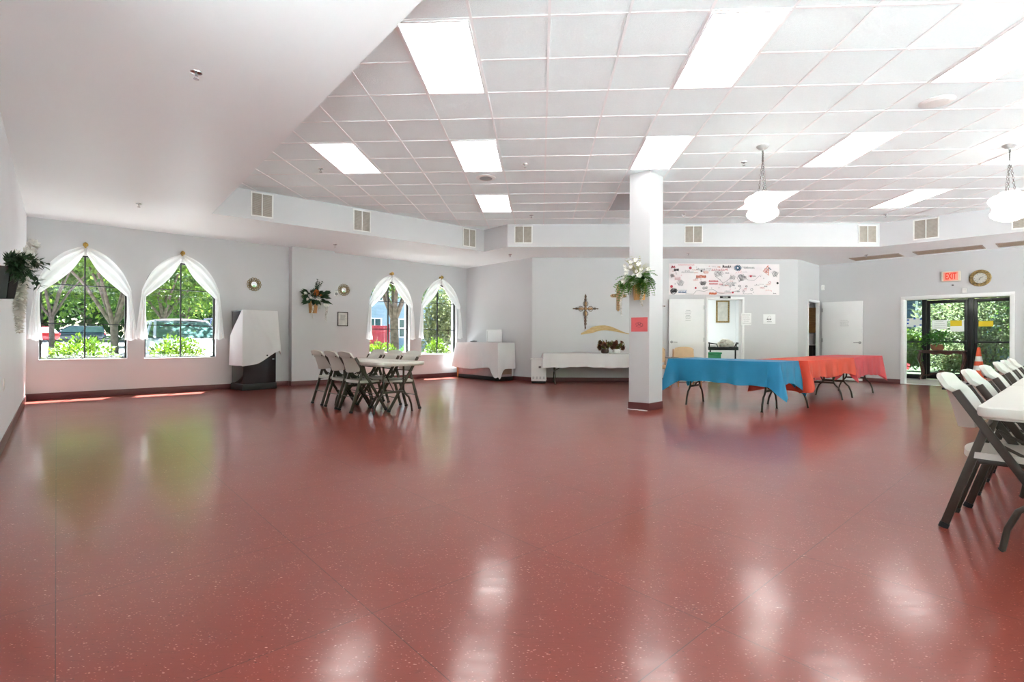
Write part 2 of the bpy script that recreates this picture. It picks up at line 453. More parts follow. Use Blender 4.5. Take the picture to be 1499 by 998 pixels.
def dup(root, loc, rotz, label, group=None, scale=None):
    r = root.copy(); COL.objects.link(r); r.location = loc; r.rotation_euler = (0, 0, rotz)
    r['label'] = label
    if group: r['group'] = group
    if scale: r.scale = scale
    for ch in list(root.children):
        c = ch.copy(); COL.objects.link(c); c.parent = r
        for g in list(ch.children):
            d = g.copy(); COL.objects.link(d); d.parent = c
    return r

def wfrm(P, Q):
    dx, dy = Q[0] - P[0], Q[1] - P[1]; L = math.hypot(dx, dy)
    u = Vector((dx / L, dy / L, 0)); n = Vector((-u.y, u.x, 0))
    return u, n, L, math.atan2(dy, dx)

def wp(P, Q, s, z, off=0.0):
    u, n, L, a = wfrm(P, Q)
    return Vector((P[0], P[1], z)) + u * s + n * off

def wthing(name, label, cat, P, Q, s, z, off=0.0, group=None):
    return thing(name, label, cat, wp(P, Q, s, z, off), wfrm(P, Q)[3], group)

rnd = random.Random(11)

# ------------------------------------------------------------------ plan of the hall
CEIL = 3.58; SOF = 3.08
NL = (4.23, -4.77); L0 = (-8.60, 8.06); C1 = (-2.12, 14.54); C2 = (-.21, 12.64)
C3 = (6.45, 13.15); C4 = (7.55, 14.25); RR = (15.2, 6.6)
ROOM = [NL, L0, C1, C2, C3, C4, RR]
B = [(4.6, -2.72), (-5.35, 8.0), (-1.31, 11.75), (-.73, 11.17), (7.3, 11.4), (13.1, 6.05)]

def trifill(loops):
    """loops of 3-D points (outer + holes), flat -> verts, faces"""
    bm = bmesh.new(); edges = []
    for lp in loops:
        vs = [bm.verts.new(p) for p in lp]
        for i in range(len(vs)):
            edges.append(bm.edges.new((vs[i], vs[(i + 1) % len(vs)])))
    bmesh.ops.triangle_fill(bm, use_beauty=True, use_dissolve=False, edges=edges)
    bm.verts.index_update()
    out = [v.co.copy() for v in bm.verts], [[v.index for v in f.verts] for f in bm.faces]
    bm.free()
    return out

def wall_panel(name, P, Q, z0, z1, holes=(), th=.22, m=None, m_out=None, s0=0.0, s1=None, reveal=True):
    u, n, L, a = wfrm(P, Q)
    s1 = L if s1 is None else s1
    outer = [(s0, z0), (s1, z0), (s1, z1), (s0, z1)]
    mb = MB()
    for off, mi in ((0, 0), (th, 1)):
        vs, fs = trifill([[(s, off, z) for s, z in lp] for lp in [outer] + list(holes)])
        mb.add(vs, fs, mi)
    for lp in [outer] + list(holes):
        k = len(lp)
        mb.add([(s, 0, z) for s, z in lp] + [(s, th, z) for s, z in lp], [(i, (i + 1) % k, k + (i + 1) % k, k + i) for i in range(k)], 0)
    o = struct(name, mb, [m or M['wall'], m_out or M['wall']], smooth=None, loc=(P[0], P[1], 0), rotz=a)
    return o

# floor of the hall, its closets and the vestibule
mb = MB(); vs, fs = trifill([[(x, y, 0) for x, y in ROOM]]); mb.add(vs, fs)
nfl = len(ROOM); mb.add([(x, y, 0) for x, y in ROOM] + [(x, y, -.2) for x, y in ROOM], [(i, (i + 1) % nfl, nfl + (i + 1) % nfl, nfl + i) for i in range(nfl)])
struct('floor', mb, M['floor'], smooth=None)

# tiled ceiling, its grid of bars
mb = MB(); BB = [(4.75, -3.0), (-5.75, 8.0), (-1.31, 12.15), (-.55, 11.4), (7.45, 11.62), (13.4, 6.0)]
vs, fs = trifill([[(x, y, CEIL) for x, y in BB]]); mb.add(vs, fs)
struct('ceiling', mb, M['tile'], smooth=None)
TP = .616; TX0 = -.555; TY0 = 3.97; TYP = .61
def clip_line(axis, val):
    xs = []
    k = len(B)
    for i in range(k):
        a, b = B[i], B[(i + 1) % k]
        if (a[axis] - val) * (b[axis] - val) < 0:
            t = (val - a[axis]) / (b[axis] - a[axis]); xs.append(a[1 - axis] + t * (b[1 - axis] - a[1 - axis]))
    return sorted(xs)
mb = MB()
for k in range(-9, 24):
    x = TX0 + TP * k; q = clip_line(0, x)
    for i in range(0, len(q) - 1, 2):
        mb.box((x, (q[i] + q[i + 1]) / 2, CEIL - .001), (.022, q[i + 1] - q[i], .008))
for k in range(-11, 14):
    y = TY0 + TYP * k; q = clip_line(1, y)
    for i in range(0, len(q) - 1, 2):
        mb.box(((q[i] + q[i + 1]) / 2, y, CEIL - .0008), (q[i + 1] - q[i], .022, .0078))
struct('ceiling_grid', mb, M['tbar'], smooth=None)

# lower plaster soffit around the hall and the upright bulkhead faces
mb = MB(); vs, fs = trifill([[(x, y, SOF) for x, y in ROOM], [(x, y, SOF) for x, y in B]]); mb.add(vs, fs)
struct('ceiling_soffit', mb, M['soffit'], smooth=None)
for i, nm in enumerate(('left', 'windows', 'corner', 'back', 'right', 'rear')):
    a, b = B[i], B[(i + 1) % 6]
    mb = MB(); mb.add([(a[0], a[1], SOF), (b[0], b[1], SOF), (b[0], b[1], CEIL + .02), (a[0], a[1], CEIL + .02)], [(0, 1, 2, 3)])
    struct('wall_bulkhead_' + nm, mb, M['wall'], smooth=None)

# walls
def arch(c, hw, sill, spring, n=18):
    return [(c - hw, sill), (c + hw, sill)] + [(c + hw * math.cos(PI * k / n), spring + hw * .9 * math.sin(PI * k / n)) for k in range(n + 1)]
WINS = [(.757, .60, .665, 1.98), (2.213, .595, .66, 2.0), (6.745, .57, .69, 2.0), (8.25, .585, .625, 2.03)]
LWIN_FILL = [(.2, 2.3), (2.42, 4.6), (8.1, 8.9)]; RWIN_FILL = [(5.6, 8.0), (8.12, 10.5)]  # spans of side windows invented to let in fill daylight
def _h(sp): return [[(a, .04), (b, .04), (b, 3.02), (a, 3.02)] for a, b in sp]
wall_panel('wall_left', NL, L0, 0, SOF, _h(LWIN_FILL), m=M['wall_white'])
wall_panel('wall_windows', L0, C1, 0, SOF, [arch(*w) for w in WINS], .3, m_out=M['brick'])
wall_panel('wall_corner', C1, C2, 0, SOF)
# back wall with the kitchen doorway
KD = (4.40, 5.27, 2.08)
wall_panel('wall_back', C2, C3, 0, SOF, [[(KD[0], .0005), (KD[1], .0005), (KD[1], KD[2]), (KD[0], KD[2])]], .14)
CD = (.72, 1.50, 2.08)
wall_panel('wall_angled', C3, C4, 0, SOF, [[(CD[0], .0005), (CD[1], .0005), (CD[1], CD[2]), (CD[0], CD[2])]], .05)
VD = (1.86, 3.72, 2.06)
wall_panel('wall_right', C4, RR, 0, SOF, [[(VD[0], .0005), (VD[1], .0005), (VD[1], VD[2]), (VD[0], VD[2])]] + _h(RWIN_FILL), .2)
# unseen windows added behind and beside the photographer to brighten the ceiling
LRN = wfrm(RR, NL)[2]
def fill_windows(P, Q, spans, n0):
    for k, (a, b) in enumerate(spans):
        mb = MB(); e = .06
        for s in (a + e / 2, b - e / 2): mb.box((s, .06, 1.53), (e, .06, 2.96))
        for z in (.07, 2.98): mb.box(((a + b) / 2, .06, z), (b - a - 2 * e, .06, e))
        fr = struct('window_%d' % (n0 + k), mb, M['black_frame'], smooth=None, loc=(P[0], P[1], 0), rotz=wfrm(P, Q)[3])
        mb = MB(); mb.add([(a + e, .06, .10), (b - e, .06, .10), (b - e, .06, 2.95), (a + e, .06, 2.95)], [(0, 1, 2, 3)]); build('window_pane', mb, M['glass'], fr, None)
REARWIN_FILL = [(.2 + k * (LRN - .3) / 5, .2 + (k + 1) * (LRN - .3) / 5 - .12) for k in range(5)]
wall_panel('wall_rear', RR, NL, 0, SOF, _h(REARWIN_FILL), .12)
fill_windows(RR, NL, REARWIN_FILL, 5)
fill_windows(C4, RR, RWIN_FILL, 10)
fill_windows(NL, L0, LWIN_FILL, 12)

# pilaster on the window wall
u, n, LW, aW = wfrm(L0, C1)
mb = MB(); PS0, PS1, PD = 4.24, 5.20, .19
mb.box(((PS0 + PS1) / 2, -PD / 2, SOF / 2), (PS1 - PS0, PD, SOF))
struct('wall_pilaster', mb, M['wall'], smooth=None, loc=(L0[0], L0[1], 0), rotz=aW)

# baseboards
def baseboard(name, P, Q, segs, h=.105, off=0.0):
    mb = MB(); a = wfrm(P, Q)[3]
    for s0, s1 in segs:
        mb.box(((s0 + s1) / 2, -.006 + off, h / 2), (s1 - s0, .012, h), .003)
    return struct(name, mb, M['base'], loc=(P[0], P[1], 0), rotz=a)
LL = wfrm(NL, L0)[2]; L12 = wfrm(C1, C2)[2]; L23 = wfrm(C2, C3)[2]; L34 = wfrm(C3, C4)[2]; L4R = wfrm(C4, RR)[2]
baseboard('baseboard_left', NL, L0, [(9.0, LL)])
baseboard('baseboard_windows', L0, C1, [(0, PS0), (PS1, LW)])
mb = MB()
mb.box(((PS0 + PS1) / 2, -PD - .006, .0525), (PS1 - PS0 + .024, .012, .105), .003)
mb.box((PS0 - .006, -PD / 2, .0525), (.012, PD, .105), .003); mb.box((PS1 + .006, -PD / 2, .0525), (.012, PD, .105), .003)
struct('baseboard_pilaster', mb, M['base'], loc=(L0[0], L0[1], 0), rotz=aW)
baseboard('baseboard_corner', C1, C2, [(0, L12)])
baseboard('baseboard_back', C2, C3, [(0, KD[0] - .08), (KD[1] + .08, L23)])
baseboard('baseboard_angled', C3, C4, [(0, CD[0] - .06)])
baseboard('baseboard_right', C4, RR, [(0, VD[0] - .07), (VD[1] + .07, 5.55)])

# door casings
def casing(name, P, Q, d, w=.055, depth=.16):
    mb = MB(); a = wfrm(P, Q)[3]; s0, s1, h = d
    for s in (s0 - w / 2 + .008, s1 + w / 2 - .008):
        mb.box((s, -.008, h / 2), (w, .024, h + .0), .004)
    mb.box(((s0 + s1) / 2, -.008, h + w / 2 - .008), (s1 - s0 + 2 * w - .016, .024, w), .004)
    for s in (s0 + .007, s1 - .007):
        mb.box((s, depth / 2, h / 2), (.014, depth, h))
    mb.box(((s0 + s1) / 2, depth / 2, h - .007), (s1 - s0, depth, .014))
    return struct(name, mb, M['trim'], loc=(P[0], P[1], 0), rotz=a)
casing('trim_1', C2, C3, KD)
casing('trim_2', C3, C4, CD, .05, .06)
casing('trim_3', C4, RR, VD, .075, .22)

# ------------------------------------------------------------------ windows
for i, (c, hw, sill, spring) in enumerate(WINS):
    a = wfrm(L0, C1)[3]; org = (L0[0], L0[1], 0)
    mb = MB(); lp = arch(c, hw, sill, spring); li = arch(c, hw - .03, sill + .03, spring)
    k = len(lp); y0, y1 = .11, .16
    for y, fl in ((y0, 1), (y1, -1)):
        mb.add([(s, y, z) for s, z in lp] + [(s, y, z) for s, z in li], [(j, (j + 1) % k, k + (j + 1) % k, k + j) for j in range(k)])
    mb.add([(s, y0, z) for s, z in li] + [(s, y1, z) for s, z in li], [(j, (j + 1) % k, k + (j + 1) % k, k + j) for j in range(k)])
    mb.box((c, .135, (sill + spring + hw) / 2), (.022, .04, spring + hw - sill - .03))
    for z in (1.295, spring - .0):
        mb.box((c, .135, z), (2 * hw - .04, .036, .016))
    fr = struct('window_%d' % (i + 1), mb, M['dark_frame'], smooth=None, loc=org, rotz=a)
    mg = MB(); vs, fs = trifill([[(s, .14, z) for s, z in li]]); mg.add(vs, fs)
    build('window_pane', mg, M['glass_tint'], fr, None)
    ms = MB(); ms.box((c, .045, sill + .004), (2 * hw - .004, .12, .012), .002)
    build('window_sill', ms, M['trim'], fr)

# sheer scarves drawn back on each window
def smoothpath(pts, t):
    k = len(pts) - 1; x = t * k; i = min(int(x), k - 1); f = x - i
    p = [Vector(pts[max(0, min(k, j))]) for j in (i - 1, i, i + 1, i + 2)]
    return .5 * ((2 * p[1]) + (p[2] - p[0]) * f + (2 * p[0] - 5 * p[1] + 4 * p[2] - p[3]) * f * f + (3 * p[1] - p[0] - 3 * p[2] + p[3]) * f ** 3)
OUTER = [(-.03, 2.66), (-.285, 2.525), (-.505, 2.27), (-.637, 1.97), (-.655, 1.85), (-.70, 1.45), (-.745, 1.02)]
INNER = [(-.015, 2.53), (-.17, 2.24), (-.36, 2.02), (-.56, 1.83), (-.585, 1.78), (-.585, 1.42), (-.555, 1.0)]
LOOK = ['left of the two large windows by the wall planter', 'window over the parked white car', 'window behind the folding chairs', 'window beside the draped chest']
for i, (c, hw, sill, spring) in enumerate(WINS):
    t = wthing('window_curtain', 'white sheer curtain swagged over the ' + LOOK[i], 'curtain', L0, C1, c, 0, 0, 'sheer window curtains')
    sx = hw / .6; zo = spring - 1.98
    for sg in (-1, 1):
        def fn(uu, vv, sg=sg, sx=sx, zo=zo, i=i):
            o = smoothpath(OUTER, vv); q = smoothpath(INNER, vv)
            p = o.lerp(q, uu)
            amp = .018 + .02 * math.sin(PI * uu)
            if .42 < vv < .72: amp *= .7
            y = -.05 - amp * (1 + math.sin(uu * 6.5 * PI * .7 + vv * 3 + i * 1.7 + sg)) - .02 * math.sin(PI * min(1, vv * 1.5))
            if vv > .98: pass
            return (p.x * sg * sx, y, p.y + zo + (.012 * math.sin(uu * 9) if vv > .95 else 0))
        mb = MB(); mb.grid(fn, 26, 44)
        build('curtain_panel', mb, M['sheer'], t, 180)
    k = wthing('curtain_knob', ['gold finial knob at the peak of the leftmost curtain', 'gold finial knob peaking the curtain over the white car', 'brass finial knob over the curtain behind the folding chairs', 'brass finial knob over the curtain beside the draped chest'][i], 'curtain knob', L0, C1, c, spring + .705, 0, 'curtain finial knobs')
    mb = MB(); T = Matrix.Rotation(R(90), 4, 'X')
    mb.lathe([(.03, 0), (.03, .015), (.012, .02), (.012, .075), (.034, .085), (.04, .105), (.034, .125), (.0, .135)], 20, T=T)
    mb.box((0, -.08, .035), (.03, .03, .03), .01); mb.box((0, -.06, -.03), (.028, .02, .05), .006)
    build('finial', mb, M['gold'], k)

# ------------------------------------------------------------------ ceiling fittings
def troffer(col, row, label, lit=True):
    x0 = TX0 + TP * col; y0 = TY0 + TYP * row
    t = thing('ceiling_light', label, 'ceiling light', (x0 + TP / 2, y0 + TYP, CEIL), 0, 'recessed ceiling panel lights')
    w, l = TP - .022, 2 * TYP - .022
    mb = MB(); e = .018
    for sx in (-1, 1): mb.box((sx * (w / 2 - e / 2), 0, -.006), (e, l, .014), .002)
    for sy in (-1, 1): mb.box((0, sy * (l / 2 - e / 2), -.006), (w - 2 * e, e, .014), .002)
    build('light_frame', mb, M['tbar'], t)
    mb = MB(); mb.box((0, 0, -.002), (w - 2 * e, l - 2 * e, .008), .002)
    build('diffuser', mb, M['panel'] if lit else M['panel_off'], t)
troffer(-1, 0, 'lit ceiling panel in the front row, beside the slanting soffit edge')
troffer(3, 0, 'lit ceiling panel in the front row, middle of its three')
troffer(7, 0, 'lit ceiling panel cut by the right picture edge, front row')
troffer(-4, 4, 'lit ceiling panel in the second row, nearest the window side')
troffer(-1, 4, 'lit ceiling panel in the second row, in front of a round speaker')
troffer(3, 4, 'lit ceiling panel right in front of the square pillar')
troffer(7, 4, 'lit ceiling panel in the second row, between the two pendant lamps')
troffer(11, 4, 'lit ceiling panel partly behind the right pendant lamp')
troffer(-1, 8, 'small-looking lit ceiling panel in the farthest row, left of the pillar')
troffer(3, 8, 'unlit grey ceiling panel half hidden behind the pillar', False)
troffer(7, 8, 'lit ceiling panel behind the left pendant lamp')
troffer(11, 8, 'lit ceiling panel in the farthest row, near the right wall vents')

def pendant(x, y, label, twist):
    t = thing('pendant_lamp', label, 'pendant lamp', (x, y, CEIL), twist, 'schoolhouse pendant lamps')
    mb = MB(); mb.lathe([(.0, -.06), (.012, -.058), (.016, -.045), (.05, -.035), (.075, -.012), (.078, 0)], 28)
    build('canopy', mb, M['canopy'], t)
    mb = MB(); mb.lathe([(.0, -.60), (.06, -.598), (.10, -.605), (.105, -.625), (.1, -.635), (.0, -.636)][::-1], 28); build('cap', mb, M['off_white'], t)
    mb = MB()
    def link(p, ax, L=.034, w=.010):
        pts = []
        for k in range(11):
            a = 2 * PI * k / 10
            pts.append(Vector(p) + Vector((0, 0, math.cos(a) * L / 2)) + Vector(ax) * math.sin(a) * w)
        mb.tube(pts, .0028, 5, cap=False)
    for ch in range(3):
        a = 2 * PI * ch / 3
        for k in range(18):
            f = k / 17; r = .0 if f < .2 else .05 * (f - .2) / .8
            z = -.062 - f * .525
            ax = (math.cos(a + k * PI / 2), math.sin(a + k * PI / 2), 0)
            link((r * math.cos(a), r * math.sin(a), z), ax)
    build('chain', mb, M['chain'], t)
    mb = MB()
    mb.lathe([(.085, -.622), (.11, -.630), (.17, -.650), (.205, -.680), (.213, -.705), (.20, -.735), (.178, -.765), (.168, -.80), (.170, -.835), (.185, -.855), (.193, -.88), (.182, -.91), (.14, -.945), (.08, -.972), (.03, -.985), (.0, -.988)], 40)
    build('lamp_shade', mb, M['shade'], t, 60)
pendant(2.88, 6.79, 'white glass pendant lamp on a chain, beside the pillar', .3)
pendant(6.02, 6.89, 'white glass pendant lamp on a chain, cut by the right picture edge', 1.1)

def speaker(x, y, label):
    t = thing('ceiling_speaker', label, 'speaker', (x, y, CEIL), 0, 'round ceiling speakers')
    mb = MB(); mb.lathe([(.155, 0), (.155, -.006), (.145, -.012), (.085, -.013)], 40, cap=False); build('rim', mb, M['off_white'], t)
    mb = MB(); mb.lathe([(.1, -.008), (.1, -.0145), (.05, -.018), (.0, -.019)], 32); build('grille', mb, M['grey_plastic'] if x < 0 else M['vent'], t)
speaker(4.16, 5.60, 'round white ceiling speaker near the right picture edge')
speaker(-.86, 7.93, 'round ceiling speaker between two panel lights')

def sprinkler(x, y, z, label, big=False):
    t = thing('sprinkler', label, 'sprinkler', (x, y, z), 0, 'ceiling sprinklers')
    mb = MB(); mb.lathe([(.042, 0), (.040, -.006), (.022, -.012), (.0, -.012)], 24); build('escutcheon', mb, M['chrome'], t)
    mb = MB(); mb.tube([(0, 0, -.01), (0, 0, -.028)], .008, 8)
    for sx in (-1, 1): mb.tube([(sx * .006, 0, -.026), (sx * .014, 0, -.036), (sx * .004, 0, -.05)], .003, 6)
    mb.lathe([(.0, -.05), (.02, -.051), (.02, -.054), (.0, -.055)][::-1], 14); build('head', mb, M['steel'], t)
for x, y, z, lb in ((-3.27, 7.40, CEIL, 'between the window-side panel lights'), (-.23, 7.33, CEIL, 'on the tiled ceiling left of the pillar, nearer one'),
                    (-.19, 10.38, CEIL, 'on the tiled ceiling above the bulkhead, left of the pillar'), (2.87, 7.38, CEIL, 'close to the left pendant lamp canopy'),
                    (2.87, 10.42, CEIL, 'just right of the pillar near the back bulkhead'), (6.9, 10.6, CEIL, 'near the farthest right panel light'),
                    (-2.62, 3.73, SOF, 'alone on the big smooth soffit nearest the camera'), (-6.06, 7.36, SOF, 'on the soffit in front of the large windows'),
                    (-4.43, 10.76, SOF, 'on the soffit in front of the pilaster planter'), (-.73, 12.2, SOF, 'on the soffit at the white corner wall'),
                    (3.47, 12.2, SOF, 'on the soffit above the doodle banner'), (7.7, 12.5, SOF, 'on the soffit beside the long tan vents')):
    sprinkler(x, y, z, 'small chrome sprinkler head ' + lb)

def wall_vent(P, Q, s, z, label, w=.36, h=.42):
    t = wthing('air_vent', label, 'vent', P, Q, s, z, 0, 'white bulkhead vents')
    mb = MB(); e = .024
    for sx in (-1, 0, 1): mb.box((sx * (w / 2 - e / 2), -.008, 0), (e if sx else .018, .016, h), .003)
    for sz in (-1, 1): mb.box((0, -.008, sz * (h / 2 - e / 2)), (w - 2 * e, .0158, e), .003)
    build('frame', mb, M['vent'], t)
    mb = MB()
    for k in range(22):
        zz = -h / 2 + e + (k + .5) * (h - 2 * e) / 22
        mb.box((0, -.005, zz), (w - 2 * e, .004, .0135), rot=Matrix.Rotation(R(28), 4, 'X'))
    build('slats', mb, M['vent_dark'], t)
VP = ('nearest the camera on the left bulkhead', 'in the middle of the left bulkhead', 'at the far end of the left bulkhead')
for lb, (x, y) in zip(VP, ((-4.754, 8.47), (-3.453, 9.709), (-1.615, 11.46))):
    u, n, L, a = wfrm(B[1], B[2]); s = (Vector((x - B[1][0], y - B[1][1], 0))).dot(u)
    wall_vent(B[1], B[2], s, 3.345, 'white two-panel vent ' + lb)
for lb, x in (('over the white corner on the back bulkhead', -.38), ('above the doodle banner', 3.32), ('at the right end of the back bulkhead', 7.04)):
    u, n, L, a = wfrm(B[3], B[4]); wall_vent(B[3], B[4], (x - B[3][0]) / u.x, 3.35, 'white two-panel vent ' + lb, .40, .39)
for lb, x, y in (('over the double entry on the right bulkhead', 7.90, 10.9), ('behind the right pendant lamp', 8.96, 9.9)):
    u, n, L, a = wfrm(B[4], B[5]); wall_vent(B[4], B[5], Vector((x - B[4][0], y - B[4][1], 0)).dot(u), 3.345, 'white two-panel vent ' + lb, .42, .42)

def linear_vent(s0, s1, off, label):
    u, n, L, a = wfrm(C4, RR)
    t = wthing('linear_vent', label, 'vent', C4, RR, (s0 + s1) / 2, SOF, off, 'long soffit vents')
    l = s1 - s0; mb = MB(); w = .58
    for sy in (-1, 1): mb.box((0, sy * (w / 2 - .012), -.006), (l, .024, .012), .002)
    for sx in (-1, 1): mb.box((sx * (l / 2 - .012), 0, -.006), (.024, w - .048, .012), .002)
    build('frame', mb, M['vent_dark'], t)
    mb = MB()
    for k in range(12): mb.box((0, -w / 2 + .024 + (k + .5) * (w - .048) / 12, -.004), (l - .05, .017, .004), rot=Matrix.Rotation(R(25), 4, 'X'))
    build('slats', mb, M['soffit_vent'], t)
linear_vent(.92, 1.92, -.60, 'long tan soffit vent over the open white door')
linear_vent(2.17, 3.35, -.60, 'long tan soffit vent above the exit sign')
linear_vent(3.55, 4.8, -.60, 'long tan soffit vent cut by the right picture edge')

# ------------------------------------------------------------------ pillar
PW = .375
u45 = Vector((math.cos(R(45)), math.sin(R(45)), 0))
# near edge at (1.63,7.68); faces run back-left and back-right
PN = Vector((1.62, 7.68, 0)); PLf = Vector((1.355, 7.86, 0)); PRt = Vector((1.885, 7.985, 0))
e1 = (PLf - PN); e2 = (PRt - PN)
quad = [PN, PRt, PRt + e1, PLf]
mb = MB(); mb.prism([(p.x, p.y) for p in quad], 0, CEIL - .002)
pil = struct('pillar', mb, M['pillar'], smooth=None)
cen = (PN + PRt + e1) / 2
qo = [cen + (p - cen) * 1.0 + (p - cen).normalized() * .014 for p in quad]
mb = MB(); mb.prism([(p.x, p.y) for p in qo], .001, .11)
struct('baseboard_pillar', mb, M['base'], smooth=None)
mb = MB(); pts = []
for k in range(15):
    f = k / 14; p = PLf.lerp(PN, f) + Vector((-.03, -.045, .006)); p.x += .006 * math.sin(k * 2.1); p.y += .01 * math.sin(k * 1.3); pts.append(p)
mb.tube(pts, .005, 6)
tag(build('floor_cable', mb, M['off_white']), 'thin white cable lying along the foot of the pillar', 'cable')
PILP, PILQ = (PLf.x, PLf.y), (PN.x, PN.y)

# ------------------------------------------------------------------ wall planters with flowers
def frond(mb, p, d, L, W, mi=0, droop=.6, n=12):
    p = Vector(p); d = Vector(d).normalized(); q = p.copy(); step = L / n
    for k in range(n):
        f = k / n
        q2 = q + d * step
        s = d.cross(Vector((0, 0, 1)))
        if s.length < .01: s = Vector((1, 0, 0))
        s.normalize()
        w = W * math.sin(PI * (.12 + .86 * f)) ** .8
        for sg in (-1, 1):
            mb.leafquad(q, (s * sg + d * .55), Vector((0, 0, 1)), w, step * 1.25, mi)
        d = (d + Vector((0, 0, -droop / n * 1.6))).normalized(); q = q2
    return q

def leaves_on_stem(mb, p, d, L, leafL, leafW, mi, n=9, droop=.3):
    p = Vector(p); d = Vector(d).normalized(); q = p.copy(); step = L / n
    for k in range(n):
        q2 = q + d * step
        mb.tube([q, q2], .003, 4, mi, cap=False)
        for sg in (-1, 1):
            s = d.orthogonal().normalized(); s.rotate(Quaternion(d, k * 2.4 + (PI if sg > 0 else 0)))
            mb.leafquad(q2, s + d * .7, Vector((0, 0, 1)), leafL * (1.1 - .5 * k / n), leafW, mi)
        d = (d + Vector((0, 0, -droop / n * 1.6))).normalized(); q = q2

def bloom(mb, c, r, rg, mi=0, petals=6, layers=2):
    c = Vector(c)
    ax = Vector((rg.uniform(-.6, .6), -1, rg.uniform(-.2, .8))).normalized(); s = ax.orthogonal().normalized(); t = ax.cross(s)
    for l in range(layers):
        for k in range(petals):
            a = 2 * PI * (k + .5 * l) / petals
            d = (s * math.cos(a) + t * math.sin(a)) * (1 - .35 * l) + ax * (.35 + .5 * l)
            mb.leafquad(c, d, ax, r, r * .75, mi)
    mb.sphere(c + ax * r * .12, r * .22, 6, 4, mi)

def strand(mb, p, L, r, rg, n=46, mi=0):
    for k in range(n):
        f = k / n; z = p[2] - L * f; rr = r * (1 - .55 * f)
        for j in range(4):
            a = rg.uniform(0, 2 * PI)
            d = Vector((math.cos(a), math.sin(a), rg.uniform(-.7, .3)))
            q = Vector((p[0] + .012 * math.sin(f * 7), p[1], z))
            mb.leafquad(q, d, Vector((0, 0, 1)), rr, rr * .8, mi)

def tapered_basket(w0, w1, d0, d1, h, slats=7):
    """half-tapered wall bucket of upright slats, top at z=0"""
    mb = MB()
    for k in range(slats):
        a0 = PI * k / slats; a1 = PI * (k + .92) / slats
        pts = []
        for (w, d, z) in ((w1, d1, -h), (w0, d0, 0)):
            for a in (a0, a1):
                pts.append((-math.cos(a) * w / 2, -math.sin(a) * d, z))
        inn = [(x * .86, y * .86, z) for x, y, z in pts]
        vs = pts + inn
        mb.add(vs, [(0, 1, 3, 2), (4, 6, 7, 5), (0, 2, 6, 4), (1, 5, 7, 3), (2, 3, 7, 6), (0, 4, 5, 1)])
    mb.prism([(-math.cos(PI * k / 12) * w1 / 2 * .9, -math.sin(PI * k / 12) * d1 * .9) for k in range(13)], -h + .005, -h + .02)
    return mb

